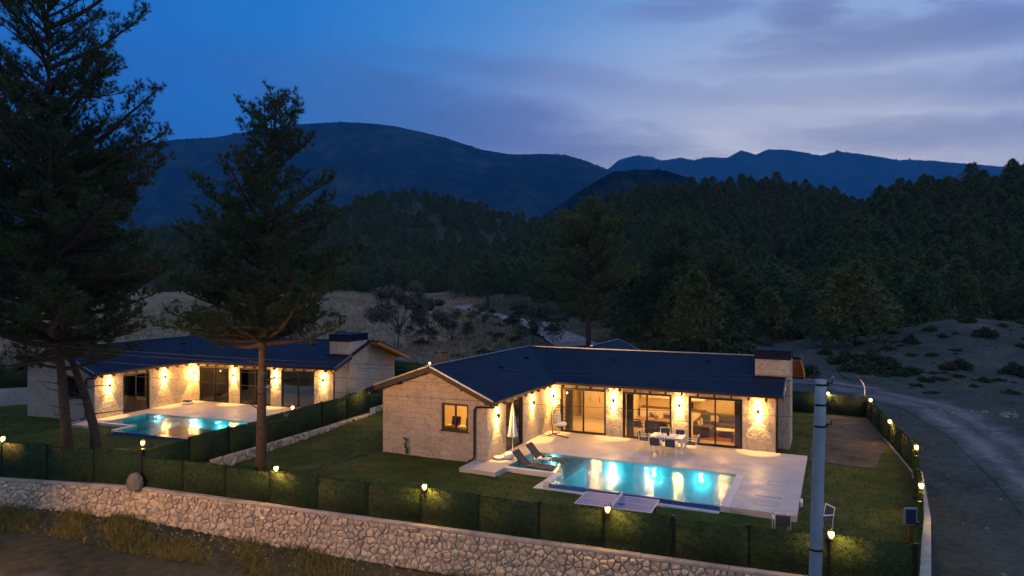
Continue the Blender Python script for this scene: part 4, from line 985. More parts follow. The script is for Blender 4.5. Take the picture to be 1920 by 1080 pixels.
MB().lathe([(.0, 0), (.2, .0), (.28, .06), (.22, .13), (.0, .15)], 18).build('pad', M['whitefab'], o, smooth=True)
# hanging egg chair
o = thing('egg_chair', 'black hanging egg chair with white cushions in the terrace corner', 'hanging chair', FP(1.05, -1.05), A0-R(20))
MB().tube([(-.45, -.5, .03), (-.5, 0, .03), (-.45, .5, .03)], .025, 8).tube([(-.5, 0, .03), (.75, -.15, .03)], .025, 8).build('foot', M['black'], o)
MB().tube([(-.5, 0, .03), (-.62, 0, .8), (-.55, 0, 1.5), (-.3, 0, 1.95), (0, 0, 2.03), (.05, 0, 1.93)], .025, 8).tube([(.05, 0, 1.93), (.05, 0, 1.72)], .01, 6).build('stand', M['black'], o)
bk = MB(); c = Vector((.05, 0, 1.08))
for i in range(12):
    a = R(200)*i/11+R(80); pts = []
    for j in range(13):
        t_ = math.pi*j/12; pts.append(c+Vector((.42*math.sin(t_)*math.cos(a), .42*math.sin(t_)*math.sin(a), .64*math.cos(t_))))
    bk.tube(pts, .011, 4)
for zz_ in (-.45, -.3, -.12, .08, .26, .42):
    r_ = .42*math.sqrt(max(0, 1-(zz_/.64)**2)); bk.tube([c+Vector((r_*math.cos(R(80)+R(200)*i/14), r_*math.sin(R(80)+R(200)*i/14), zz_)) for i in range(15)], .011, 4)
bk.build('basket', M['black'], o)
MB().lathe([(.0, -.1), (.3, -.08), (.36, 0), (.3, .07), (.0, .09)], 16, (.05, 0, .66)).build('seat_cushion', M['whitefab'], o, smooth=True)
MB().box(-.26, -.14, -.25, .25, .74, 1.2, bev=.03).build('back_cushion', M['whitefab'], o)
# table tennis table
a_, b_, c_, d_ = G(1076.5, 942, .45), G(1100, 922.4, .45), G(1237, 937.4, .45), G(1220.5, 962, .45)
ctr = (a_+b_+c_+d_)/4; ang = math.atan2(c_.y-b_.y+d_.y-a_.y, c_.x-b_.x+d_.x-a_.x)
gz = lawn_h(ctr.x, ctr.y); o = thing('table_tennis_table', 'blue table tennis table on the lawn beside the pool', 'table', (ctr.x, ctr.y, gz), ang)
h = .45-gz
MB().box(-1.37, -.006, -.76, .76, h-.03, h, bev=.004).build('table_half', M['tabletop'], o); MB().box(.006, 1.37, -.76, .76, h-.03, h, bev=.004).build('table_half', M['tabletop'], o)
ln = MB()
for y0, y1 in ((-.76, -.735), (.735, .76), (-.006, .006)): ln.box(-1.37, 1.37, y0, y1, h+.0005, h+.004)
for x0, x1 in ((-1.37, -1.345), (1.345, 1.37)): ln.box(x0, x1, -.735, .735, h+.0005, h+.004)
ln.build('line_marking', M['white'], o)
MB().box(-.006, .006, -.9, .9, h+.01, h+.155).build('net', M['whitefab'], o)
MB().tube([(0, -.9, h-.05), (0, -.9, h+.17)], .018, 6).tube([(0, .9, h-.05), (0, .9, h+.17)], .018, 6).build('net_post', M['black'], o)
lm = MB().tube([(0, 0, 0), (0, 0, h-.03)], .025, 8).mesh('leg', M['black'])
for x in (-1.15, -.75, .28, .6, 1.0, 1.25)[:6]:
    for y in (-.55, .55): link('leg', lm, o, (x, y, 0))
MB().bar((.28, -.55, .12), (.6, -.55, .12), .03).bar((.28, .55, .12), (.6, .55, .12), .03).build('brace', M['black'], o)
o = thing('table_tennis_bat', 'small bat lying beside the net on the blue table', 'bat', (ctr.x+.2*math.cos(ang)+.3*math.sin(ang), ctr.y-.3, .456), ang+.4)
MB().lathe([(.0, 0), (.08, 0), (.08, .012), (0, .012)], 16).build('blade', M['black'], o); MB().box(.07, .17, -.014, .014, 0, .016).build('handle', M['brownwood'], o)
# two garden chairs by the front hedge
for px, py, rz, l in ((1465, 995, R(-12), 'white garden chair with dark back on the lawn, left of the power pole'), (1541, 990, R(100), 'white garden chair standing half behind the power pole')):
    p = G(px, py, -.1); o = dchair(0, 0, 0, l, 'white garden chairs by the front hedge'); o.location = (p.x, p.y, lawn_h(p.x, p.y)); o.rotation_euler.z = rz
# towel over the terrace edge, hatch outlines in the paving
o = tag(MB().box(-.02, .06, -.22, .22, -.45, .03, bev=.02).build('towel', M['whitefab'], loc=FP(13.5, -7.6, 0), rot=(0, 0, A0)), 'white towel hanging over the right edge of the terrace', 'towel')
def hatch(x, y, w, d, l):
    mb = MB(); t_ = .02
    for q in ((x-w, x+w, y-d, y-d+t_), (x-w, x+w, y+d-t_, y+d), (x-w, x-w+t_, y-d+t_, y+d-t_), (x+w-t_, x+w, y-d+t_, y+d-t_)): mb.box(*q, -.003, .004)
    tag(mb.build('hatch_outline', M['coping'], loc=FP(0, 0, 0), rot=(0, 0, A0)), l, 'hatch')
hatch(12.55, -5.6, .42, .3, 'rectangular hatch outline in the terrace, nearer the house'); hatch(12.35, -8.55, .42, .28, 'rectangular hatch outline near the front corner of the terrace')
tag(MB().box(11.85, 12.85, -7.65, -7.6, -.003, .005).build('drain_slot', M['black'], loc=FP(0, 0, 0), rot=(0, 0, A0)), 'dark drain slot in the terrace between the two hatches', 'drain')
# ---- inside the lit villa
def sofa(x, y, rz, w, l):
    o = thing('sofa', l, 'sofa', FP(x, y, -.01), A0+rz)
    MB().box(-w/2, w/2, -.45, .45, .08, .42, bev=.04).build('seat', M['sofa'], o); MB().box(-w/2, w/2, .25, .45, .42, .85, bev=.05).build('backrest', M['sofa'], o)
    for s in (-1, 1): MB().box(s*w/2-.1, s*w/2+.1, -.45, .45, .1, .62, bev=.04).build('armrest', M['sofa'], o)
    for k in range(2): MB().box(-.22, .22, .1, .24, .43, .8, Matrix.Translation((-w/4+k*w/2, 0, 0)) @ Matrix.Rotation(R(-8), 4, 'X'), bev=.04).build('pillow', M['whitefab'] if k else M['bed'], o)
sofa(9.2, 4.2, 0, 3.2, 'long dark corner sofa against the back wall of the lounge'); sofa(8.1, 2.8, R(90), 1.6, 'short side of the dark sofa by the left wall of the lounge')
o = thing('coffee_table', 'low white coffee table on the red rug', 'table', FP(9.3, 2.6), A0)
MB().box(-.6, .6, -.35, .35, .34, .4, bev=.02).build('table_top', M['kitchen'], o); MB().box(-.35, .35, -.2, .2, .0, .34).build('plinth', M['brownwood'], o)
tag(MB().box(7.9, 10.8, 1.4, 3.5, -.009, .012).build('rug', M['redrug'], loc=FP(0, 0, 0), rot=(0, 0, A0)), 'dark red rug on the lounge floor', 'rug')
def stool(x, y, l):
    o = thing('stool', l, 'stool', FP(x, y, 0), A0); MB().box(-.2, .2, -.18, .18, .42, .47, bev=.015).build('seat', M['brownfab'], o); MB().tube([(-.2, .18, .45), (-.22, .22, .75), (.22, .22, .75), (.2, .18, .45)], .014, 6).build('backrest', M['black'], o)
    for x_ in (-1, 1):
        for y_ in (-1, 1): MB().tube([(x_*.16, y_*.14, .42), (x_*.22, y_*.2, 0)], .012, 6).build('leg', M['black'], o)
stool(10.0, 1.1, 'small wire legged stool behind the right sliding door')
IG = 'dark chairs round the indoor dining table'
for x, y, rz, l in ((4.9, 1.1, 0, 'left dark dining chair behind the middle sliding door'), (5.6, 1.1, 0, 'middle dark dining chair behind the middle sliding door'), (6.3, 1.1, 0, 'right dark dining chair behind the middle sliding door'), (5.2, 2.9, math.pi, 'far left dark dining chair at the indoor table'), (6.0, 2.9, math.pi, 'far right dark dining chair at the indoor table')):
    dchair(x, y, rz, l, IG, fr_m='black', fab='brownfab', z=0)
o = thing('indoor_table', 'dining table behind the middle sliding door', 'table', FP(5.6, 2.0), A0)
MB().box(-1.1, 1.1, -.5, .5, .71, .75, bev=.01).build('table_top', M['brownwood'], o); MB().box(-.6, .6, -.12, .12, 0, .71).build('plinth', M['black'], o)
o = thing('table_bouquet', 'pale bouquet on the indoor dining table', 'bouquet', FP(5.6, 2.0, .752), A0)
MB().lathe([(.05, 0), (.07, .1), (.05, .18)], 10).build('vase', M['glass'], o); tw = MB()
for i in range(14): tw.tube([(0, 0, .12), (.16*math.cos(i*2.4), .16*math.sin(i*2.4), .26+.012*i)], .02, 4)
tw.build('flowers', M['whitefab'], o)
o = thing('kitchen_units', 'white kitchen units along the back wall', 'kitchen', FP(5.9, 4.95), A0)
for i in range(5):
    MB().box(-1.9+i*.76+.005, -1.14+i*.76-.005, -.28, .3, 0, .86).build('base_cabinet', M['kitchen'], o); MB().box(-1.9+i*.76+.005, -1.14+i*.76-.005, -.02, .3, 1.45, 2.2).build('wall_cabinet', M['kitchen'], o)
MB().box(-1.92, 1.92, -.3, .3, .86, .9).build('worktop', M['brownwood'], o); MB().box(.5, 1.2, .02, .05, 1.0, 1.35).build('cooker_hood', M['black'], o)
o = thing('wardrobe', 'tall beige cupboard doors at the back of the hall', 'cupboard', FP(1.2, 4.6), A0)
for i in range(3): MB().box(-.9+i*.6+.005, -.3+i*.6-.005, 0, .6, 0, 2.4).build('cupboard_door', M['cream'], o); MB().box(-.36+i*.6, -.34+i*.6, -.03, -.001, 1.0, 1.3).build('handle', M['black'], o)
o = thing('red_panel_door', 'reddish brown inner door at the back of the hall', 'door', FP(3.1, 5.22), A0)
MB().box(-.42, .42, -.04, .04, 0, 2.1).build('leaf', M['brownwood'], o); MB().box(.3, .36, -.08, -.041, 1.0, 1.04).build('handle', M['black'], o)
o = thing('bench', 'low bench with a cushion at the back of the hall', 'bench', FP(2.9, 3.3), A0)
MB().box(-.5, .5, -.2, .2, .3, .4, bev=.02).build('seat', M['redrug'], o)
for x_ in (-.45, .42): MB().box(x_, x_+.03, -.18, .18, 0, .3).build('leg', M['brownwood'], o)
o = thing('window_seat', 'raised window seat under the gable window', 'seat', FP(-1.76, -6.85), A0); MB().box(-.85, .85, -.3, .3, 0, 1.28, bev=.02).build('base', M['cream'], o); MB().box(-.83, .83, -.28, .28, 1.28, 1.36, bev=.02).build('pad', M['bed'], o)
for x_, l in ((-.42, 'dark square cushion behind the left pane of the gable window'), (.38, 'dark square cushion behind the right pane of the gable window')):
    o = thing('cushion', l, 'cushion', FP(-1.76+x_, -6.75, 1.362), A0+.1); MB().box(-.22, .22, -.05, .05, 0, .42, Matrix.Rotation(R(-12), 4, 'X'), bev=.03).build('pad', M['darkfab'], o)
o = thing('bed', 'bed in the room behind the gable window', 'bed', FP(-2.1, -4.6), A0)
MB().box(-.9, .9, -1.0, 1.0, 0, .35).build('bed_base', M['brownwood'], o); MB().box(-.88, .88, -.98, .98, .35, .6, bev=.05).build('mattress', M['bed'], o); MB().box(-1.0, 1.0, 1.0, 1.08, 0, 1.5).build('headboard', M['cream'], o)
for i, x_ in enumerate((-.75, -.2, .35)): MB().box(0, .5, .62, .78, .6, 1.1, Matrix.Translation((x_, 0, 0)) @ Matrix.Rotation(R(0), 4, 'X'), bev=.05).build('cushion', M['darkfab'], o)
# ---- left villa terrace
o = thing('rolled_parasol', 'blue and white folded float on the left villa terrace', 'pool float', tuple(FL.w(.9, -1.3, 0)), -FL.a)
MB().lathe([(0, 0), (.38, .0), (.42, .08), (.3, .16), (0, .18)], 14).build('float_body', M['whitefab'], o, smooth=True); MB().box(-.25, .25, -.2, .2, .165, .25, bev=.03).build('float_pillow', M['darkfab'], o)
o.name = 'pool_float'
# meter box weed on gable wall
p = FM.w(-4.1, -7.75, 0)
# ------------------------------------------------------------------ vegetation
def needles(Cn, Dn, n, L, w, spread, rs):
    N = len(Cn); c = np.repeat(Cn, n, 0); d = np.repeat(Dn, n, 0)+rs.randn(N*n, 3)*spread
    d /= np.linalg.norm(d, axis=1)[:, None]+1e-9; s = np.cross(d, rs.randn(N*n, 3)); s /= np.linalg.norm(s, axis=1)[:, None]+1e-9
    l = (L*(.65+.6*rs.rand(N*n)))[:, None]
    V = np.stack([c-s*w, c+s*w, c+d*l], 1).reshape(-1, 3); return V, np.arange(N*n*3).reshape(-1, 3)
def limb(mb, a, d, L, r, rs, bend=.25, n=5, up=.15, sides=6):
    pts = [Vector(a)]; d = Vector(d).normalized()
    for i in range(n):
        d = (d+Vector((rs.uniform(-1, 1), rs.uniform(-1, 1), rs.uniform(-.6, .6)))*bend*.5+Vector((0, 0, up*.25))).normalized(); pts.append(pts[-1]+d*L/n)
    mb.tube(pts, [max(.006, r*(1-.85*i/n)) for i in range(n+1)], sides, caps=False); return pts
def pine(seed, H, crown0, prof, nb, tuft, trunk_pts, tr, L=.2, w=.010, nn=14, bare=None, sub=7, dead=6, upk=.75, fb=.92):
    """prof(h fraction of crown, azimuth) -> branch length. Returns (trunk mesh, crown mesh)"""
    rs = random.Random(seed); ns = np.random.RandomState(seed); T = MB(); Cn, Dn = [], []
    tp = [Vector(p) for p in trunk_pts]
    T.tube(tp, [tr*(1-.88*(i/(len(tp)-1))**1.1)*(1.25 if i == 0 else 1) for i in range(len(tp))], 10)
    zs = [p.z for p in tp]
    def tat(z_):
        for a, b in zip(tp, tp[1:]):
            if a.z <= z_ <= b.z: return a.lerp(b, (z_-a.z)/(b.z-a.z+1e-6))
        return tp[-1].copy()
    for k in range(nb):
        f = (k+rs.random())/nb; f = f**fb; z_ = crown0+(H-crown0)*f*.97; az_ = k*2.39996+rs.uniform(-.5, .5)
        Lb = prof(f, az_)*rs.uniform(.5, 1.18)
        if Lb < .15: Lb = .15
        up = -.10+upk*f+rs.uniform(-.22, .3); d = Vector((math.cos(az_), math.sin(az_), up))
        bp = limb(T, tat(z_), d, Lb, .03+.028*Lb*(1-.5*f), rs, .28, 6, .25)
        ns_ = max(3, int(sub*Lb/1.6))
        for s in range(ns_):
            q = .22+.78*(s+rs.random())/ns_; i = min(5, int(q*6)); p = bp[i].lerp(bp[i+1], q*6-i); bd = (bp[i+1]-bp[i]).normalized()
            side = bd.cross(Vector((0, 0, 1))).normalized()*(1 if s % 2 else -1)
            sl = (.30+.34*Lb*(1-q*.75))*rs.uniform(.6, 1.2); sd = (bd*.55+side*rs.uniform(.5, 1.1)+Vector((0, 0, rs.uniform(-.15, .6)))).normalized()
            sp_ = limb(T, p, sd, sl, .014+.006*sl, rs, .35, 3, .3, 4)
            nt = max(2, int(sl*tuft))
            for m in range(nt):
                q2 = .45+.55*(m+rs.random())/nt; j = min(2, int(q2*3)); c = sp_[j].lerp(sp_[j+1], q2*3-j)
                td = (sp_[j+1]-sp_[j]).normalized(); off = Vector((rs.gauss(0, 1), rs.gauss(0, 1), rs.gauss(.3, .8)))*.085
                Cn.append(c+off); Dn.append((td*.7+off*3+Vector((0, 0, .35))).normalized())
        for e in range(3):
            Cn.append(bp[-1]+Vector((rs.gauss(0, .06), rs.gauss(0, .06), .05*e))); Dn.append((bp[-1]-bp[-2]).normalized()+Vector((0, 0, .4)))
    for k in range(dead):                       # bare lower limbs
        z_ = crown0*(.45+.5*k/max(1, dead)); az_ = k*2.1+rs.random(); limb(T, tat(z_), (math.cos(az_), math.sin(az_), .15), rs.uniform(.8, 2.4), .035, rs, .5, 5, 0, 5)
    for e in range(5): Cn.append(tp[-1]+Vector((0, 0, -.1*e))); Dn.append(Vector((0, 0, 1)))
    V, F = needles(np.array([tuple(c) for c in Cn]), np.array([tuple(d) for d in Dn]), nn, L, w, .55, ns)
    return T.mesh('trunk', M['bark'], True), npmesh('crown', V, F, M['needle'])
def put_tree(name, label, cat, loc, tm, cm, rz=0, s=1, group=None):
    o = thing(name, label, cat, loc, rz, group); o.scale = (s, s, s); link('trunk', tm, o); link('crown', cm, o); return o
def tab(tb):                                   # table (f, r) -> function
    return lambda f: float(np.interp(f, [a for a, _ in tb], [b for _, b in tb]))
# the lone pine in front of the dividing hedge
zb = lawn_h(-10.85, 29.5)-.1
pf = tab([(0, 3.6), (.1, 4.1), (.22, 4.1), (.34, 3.5), (.5, 2.9), (.6, 2.6), (.7, 2.2), (.8, 1.8), (.9, 1.3), (1, .6)])
def prof(f, a):
    r = pf(f)
    if f > .45: r *= .5+.7*abs(math.sin(a*1.5+.6))
    return r
tm, cm = pine(21, 17.1, 6.3, prof, 104, 10.5,  [(0, 0, 0), (.02, 0, 3), (.08, 0, 6), (.1, .05, 9), (.25, 0, 12), (.5, .05, 15), (.75, 0, 17.1)], .22, L=.23, w=.011, nn=15, dead=5, upk=1.05, fb=1.3)
put_tree('pine_tree', 'lone pine with a straight bare trunk standing in the lawn left of the gable wall', 'pine tree', (-10.85, 29.5, zb), tm, cm)
# two big pines in front of the left villa
pf2 = tab([(0, 3.6), (.1, 5.6), (.4, 6.2), (.75, 6.0), (.85, 4.9), (.95, 3.0), (1, 1.2)])
tm, cm = pine(5, 24.5, 4.6, lambda f, a: pf2(f)*(.72+.36*abs(math.sin(a*1.5+f*9))), 105, 10, [(0, 0, 0), (-.1, 0, 2.0), (-.35, .1, 4.2), (-.55, 0, 7), (-.7, .1, 12), (-.9, 0, 18), (-1.0, 0, 24.5)], .27, L=.24, w=.0115, nn=15, dead=6, upk=.9, fb=1.05)
put_tree('pine_tree', 'huge pine at the left edge, the left one of the two trunks', 'pine tree', (-21.2, 32.6, lawn2_h(-21.2, 32.6)-.1), tm, cm)
tm, cm = pine(8, 17.5, 5.2, lambda f, a: tab([(0, 3.6), (.3, 5.2), (.7, 4.6), (1, .8)])(f)*(.75+.3*abs(math.sin(a*1.5+2))), 95, 8.5, [(0, 0, 0), (-.12, 0, 1.6), (-.55, 0, 3.2), (-1.3, .1, 5), (-1.75, .2, 7.5), (-2.1, .4, 12), (-2.3, .5, 17.5)], .25, L=.24, w=.0115, nn=15, dead=6)
put_tree('pine_tree', 'big pine near the left edge, right one of two trunks, bent at its foot', 'pine tree', (-20.3, 33.4, lawn2_h(-20.3, 33.4)-.1), tm, cm)
put_tree('pine_tree', 'pine mostly outside the left edge of the photo', 'pine tree', (-29.5, 35.0, -.5), tm, cm, 2.4, 1.12)
# mid-distance pines
def ht(x, y): return h1(x, y)-.15
mp = tab([(0, 3.6), (.2, 5.6), (.5, 5.2), (.8, 3.2), (1, .6)])
mids = []
for sd, H in ((31, 17), (32, 15.5), (33, 14)):
    tm, cm = pine(sd, H, H*.24, lambda f, a: mp(f)*H/17*(.75+.35*abs(math.sin(a*2+f*5))), 80, 6.5, [(0, 0, 0), (.1, 0, H*.3), (-.1, .1, H*.6), (.1, 0, H)], .26, L=.42, w=.026, nn=9, dead=4, sub=5)
    cm.materials[0] = M['needle2'] if sd != 31 else M['paleneedle']; mids.append((tm, cm))
p = G(1100, 652, 1.0); put_tree('pine_tree', 'tall pale green pine rising behind the main roof, reddish trunk showing', 'pine tree', (p.x, 78, ht(p.x*78/p.y, 78)), *mids[0], 0, 1.06)
for px, Y_, k, s, l in ((1262, 84, 1, 1.02, 'dark pine behind the roof, right of the tall pale green pine'), (1345, 92, 2, .95, 'dark pine behind the roof left of the chimney'), (915, 150, 1, .75, 'pine at the edge of the dark wood behind the scrub'), (1010, 130, 2, .72, 'pine left of the tall pale green pine, farther back')):
    x = (px-960)*Y_/1280; put_tree('pine_tree', l, 'pine tree', (x, Y_, ht(x, Y_)), *mids[k], px*.01, s)
# olive-like trees and shrubs in the scrub
def broad(seed, H, r, nleaf, trunk=.13, bare=.35, mat_='olive', L=.16, w=.045, lobes=11):
    rs = random.Random(seed); ns = np.random.RandomState(seed); T = MB(); Cn = []
    st = limb(T, (0, 0, 0), (rs.uniform(-.15, .15), 0, 1), H*bare, trunk, rs, .25, 4, .3)
    for k in range(lobes):
        a = k*2.4+rs.random(); f = (k+.5)/lobes; e = Vector((r*math.cos(a)*(1-.55*f), r*math.sin(a)*(1-.55*f), H*(bare+.12+(1-bare-.16)*f)))
        b = limb(T, st[-1-(k % 2)], e-st[-1], (e-st[-1]).length, trunk*.45, rs, .35, 5, .1, 5)
        rl = r*rs.uniform(.24, .42); q = ns.randn(nleaf//lobes, 3); q /= np.linalg.norm(q, axis=1)[:, None]; q *= (ns.rand(len(q))**.55)[:, None]*rl
        q[:, 2] *= .75; Cn.append(np.array(tuple(b[-1]))+q)
    Cn = np.concatenate(Cn); D_ = Cn-np.array([0, 0, H*.6]); D_ /= np.linalg.norm(D_, axis=1)[:, None]
    V, F = needles(Cn, D_, 3, L, w, .9, ns); return T.mesh('trunk', M['greybark'], True), npmesh('crown', V, F, M[mat_])
o1 = broad(41, 7.8, 3.3, 5200, bare=.34, lobes=15, L=.22, w=.06); o2 = broad(42, 6.8, 2.4, 4200, bare=.38, L=.22, w=.06); o3 = broad(43, 4.6, 2.9, 2600, bare=.2, mat_='bush')
for px, Y_, m_, s, l in ((745, 80, o1, 1.05, 'grey olive tree with an open crown in front of the dry field'), (806, 82, o2, 1.0, 'smaller grey olive tree right of the open crowned one'), (848, 90, o3, .95, 'low spreading shrub right of the grey olive trees'), (1000, 84, (o2[0], o3[1]), 1.25, 'dark round tree beside the pale path'), (905, 110, o3, .8, 'dark shrub half way to the pale path'), (700, 205, o3, 1.3, 'grey bush at the far edge of the dry field'), (780, 96, o3, .55, 'small shrub between the two grey olive trees')):
    x = (px-960)*Y_/1280; put_tree('olive_tree' if 'olive' in l else 'shrub', l, 'tree' if 'tree' in l else 'shrub', (x, Y_, ht(x, Y_)), *m_, px*.03, s)
# bushes: single mesh, copied
def bushmesh(seed, n=900, r=1, L=.2, w=.06):
    ns = np.random.RandomState(seed); q = ns.randn(n, 3); q /= np.linalg.norm(q, axis=1)[:, None]; q[:, 2] = abs(q[:, 2]); q *= (.45+.6*ns.rand(n)**.5)[:, None]*(1+.35*np.sin(q[:, 0]*5+seed)[:, None]*np.cos(q[:, 1]*4)[:, None])
    V, F = needles(q*np.array([r, r, .8*r]), q, 3, L, w, .8, ns); return npmesh('bush', V, F, M['bush'])
BM = [bushmesh(s) for s in (1, 2, 3, 4)]
rs = random.Random(77); nbm = 0
for i in range(600):
    if nbm >= 185: break
    zone = rs.choice(['scrub', 'bank', 'slope', 'slope', 'left'])
    if zone == 'scrub': px, Y_ = rs.uniform(760, 1080), rs.uniform(74, 150); l = 'low dark bush in the scrub between the dry field and the pale path'
    elif zone == 'bank': px, Y_ = rs.uniform(1560, 1930), rs.uniform(58, 96); l = 'low dark bush on the gravel bank right of the back fence'
    elif zone == 'left': px, Y_ = rs.uniform(120, 640), rs.uniform(84, 200); l = 'low bush in the dry field behind the left villa'
    else: px, Y_ = rs.uniform(1130, 1950), rs.uniform(60, 104); l = 'low dark bush at the foot of the wooded slope behind the right villa'
    x = (px-960)*Y_/1280
    if zone == 'slope' and Y_ < 84 and px > 1690: continue
    if zone == 'bank' and rs.random() < .35: continue
    s = rs.uniform(.5, 1.5)*(1.3 if zone == 'slope' else .8); o = link('bush', BM[nbm % 4], None, (x, Y_, h1(x, Y_)-.1), (0, 0, rs.uniform(0, 6)), (s*rs.uniform(.8, 1.3), s, s*rs.uniform(.6, 1.1)))
    tag(o, l, 'bush', {'scrub': 'bushes in the scrub', 'bank': 'bushes on the gravel bank', 'left': 'bushes in the dry field', 'slope': 'bushes at the foot of the wooded slope'}[zone]); nbm += 1
for i in range(260):
    if sum(1 for q in bpy.data.objects if q.get('group') == 'scrubby tufts beyond the dirt track') >= 108: break
    px, Y_ = rs.uniform(1600, 1945), rs.uniform(52, 100); x = (px-960)*Y_/1280
    if pdist(np.array([x]), np.array([Y_]), TRACK)[0] < 4.0 or pdist(np.array([x]), np.array([Y_]), TRAIL)[0] < 2.4: continue
    s = rs.uniform(.15, .55)*(1+.9*(Y_ > 84)); o = link('bush', BM[i % 4], None, (x, Y_, h1(x, Y_)-.05), (0, 0, rs.uniform(0, 6)), (s*rs.uniform(.9, 1.6), s, s*rs.uniform(.5, .9)))
    tag(o, 'small scrubby tuft on the stony bank beyond the dirt track', 'bush', 'scrubby tufts beyond the dirt track')
# forest trees: one mesh per variety, first as single trees, the rest as one mass
def fpine(seed, H=10, r=2.5, n=520, shape=0):
    ns = np.random.RandomState(seed); f = ns.rand(n)**.8; a = ns.rand(n)*2*math.pi
    lob = .74+.26*np.sin(a*3+f*9+seed)+.18*np.sin(a*4-f*14+seed*2)
    R_ = (np.minimum(1, (1-f)*2.0+.1)**.62 if shape == 0 else np.sqrt(np.clip(1-(f*1.02)**2.2, 0.01, 1)))*r*lob
    q = .55+.45*ns.rand(n)**.6; x = R_*q*np.cos(a); y = R_*q*np.sin(a); z_ = H*(.14+.85*f)-.25*R_*q+ns.randn(n)*.15
    Cn = np.stack([x, y, z_], -1); D_ = np.stack([np.cos(a)*.8, np.sin(a)*.8, np.full(n, .5)], -1)
    V, F = needles(Cn, D_, 6, .66, .085, .8, ns)
    T = MB().tube([(0, 0, -.8), (.05, 0, H*.5), (0, 0, H*.95)], [.17, .1, .03], 6)
    tri = []
    for fc in T.f: tri += [(fc[0], fc[k], fc[k+1]) for k in range(1, len(fc)-1)]
    V2 = np.vstack([V, np.array(T.v)]); F2 = np.vstack([F, np.array(tri)+len(V)])
    return npmesh('pine_tree', V2, F2, [M['needle2'], M['bark']], mi=[0]*len(F)+[1]*len(tri))
FPM = [fpine(1, 10.5, 3.5, 640), fpine(2, 9, 3.6, 640, shape=1), fpine(3, 10, 3.4, 680, shape=1), fpine(4, 8, 3.2, 560, shape=1), fpine(6, 10.5, 4.2, 800, shape=1), fpine(7, 9.5, 4.2, 700, 1)]
ns = np.random.RandomState(99); pts = []
def scatter(px0, px1, Y0, Y1, n, cond=None):
    px = ns.uniform(px0, px1, n); Y_ = Y0+(Y1-Y0)*np.sqrt(ns.rand(n)) if Y1/Y0 > 1.3 else ns.uniform(Y0, Y1, n)
    x = (px-960)*Y_/1280
    for a, b, c in zip(x, Y_, px):
        if cond is None or cond(a, b, c): pts.append((a, b, c))
def okr(x, Y_, px):                            # right hand slopes; foot of the wood runs back towards the path
    foot = np.interp(px, [1000, 1120, 1180, 1300, 1500, 1620, 1700, 1800, 1900, 2300], [150, 112, 78, 66, 63, 68, 80, 90, 92, 90]); return Y_ > foot+3*math.sin(px*.05)
scatter(1540, 2300, 66, 240, 1200, okr); scatter(1000, 1620, 62, 330, 1700, okr)
scatter(-500, 1130, 214, 470, 1900); scatter(-600, 700, 206, 230, 150); scatter(620, 1120, 150, 300, 800, lambda x, y, p: y > np.interp(p, [620, 850, 890, 1100], [212, 206, 162, 150]))
keep = []; cell = {}
for p in sorted(pts, key=lambda p: p[1]):
    g = 2.3+p[1]*.005; kx, ky = int(p[0]/5), int(p[1]/5); ok = True
    for a in (-1, 0, 1):
        for b in (-1, 0, 1):
            for q in cell.get((kx+a, ky+b), ()):
                if (q[0]-p[0])**2+(q[1]-p[1])**2 < g*g: ok = False
    if ok: cell.setdefault((kx, ky), []).append(p); keep.append(p)
print('forest', len(pts), len(keep))
xs = np.array([p[0] for p in keep]); ys = np.array([p[1] for p in keep]); zs = HT(xs, ys)-.3
idx = ns.randint(0, 6, len(keep)); sc_ = .62+.36*ns.rand(len(keep)); sc_[ys > 160] *= 1.0
order = [i for i in range(len(keep)) if 0 < keep[i][2] < 1930][:270]; inv = set(order)
for i in order:
    px = keep[i][2]; zone = 'right slope' if px > 1560 else ('slope behind the right villa' if px > 1120 else 'wood behind the dry field')
    o = link('pine_tree', FPM[idx[i]], None, (xs[i], ys[i], zs[i]), (0, 0, float(ns.rand()*6.28)), (sc_[i]*(.9+.3*ns.rand()), sc_[i], sc_[i]*(.85+.25*ns.rand())))
    tag(o, {'right slope': 'dark pine in the dense wood on the slope at the right edge', 'slope behind the right villa': 'dark pine in the dense wood on the slope behind the right villa', 'wood behind the dry field': 'dark pine in the wood along the back of the dry field'}[zone], 'pine tree', 'pines of the '+zone)
ri = [i for i in range(len(keep)) if i not in inv]
me = bpy.data.meshes.new('far_forest'); me.vertices.add(len(ri)); me.vertices.foreach_set('co', np.stack([xs[ri], ys[ri], zs[ri]], -1).astype(np.float32).ravel())
for nm, typ, dat, key in (('kind_id', 'INT', idx[ri].astype(np.int32), 'value'), ('size', 'FLOAT', sc_[ri].astype(np.float32), 'value'), ('turn', 'FLOAT', (ns.rand(len(ri))*6.28).astype(np.float32), 'value')):
    at = me.attributes.new(nm, typ, 'POINT'); at.data.foreach_set(key, dat)
fo = link('far_forest', me); tag(fo, 'far dark pine forest covering the hills behind', kind='stuff')
ng = bpy.data.node_groups.new('forest', 'GeometryNodeTree'); ng.interface.new_socket('Geometry', in_out='INPUT', socket_type='NodeSocketGeometry'); ng.interface.new_socket('Geometry', in_out='OUTPUT', socket_type='NodeSocketGeometry')
g = NT(ng); gi = g.new('NodeGroupInput'); go = g.new('NodeGroupOutput'); join = g.new('GeometryNodeGeometryToInstance')
src = {}
for i in inv: src.setdefault(int(idx[i]), [o for o in bpy.data.objects if o.data == FPM[int(idx[i])]][0])
for k in range(5, -1, -1):
    oi = g.new('GeometryNodeObjectInfo'); oi.inputs['Object'].default_value = src[k]; g.l.new(oi.outputs['Geometry'], join.inputs[0])
ip = g.new('GeometryNodeInstanceOnPoints'); g.l.new(gi.outputs[0], ip.inputs['Points']); g.l.new(join.outputs[0], ip.inputs['Instance']); ip.inputs['Pick Instance'].default_value = True
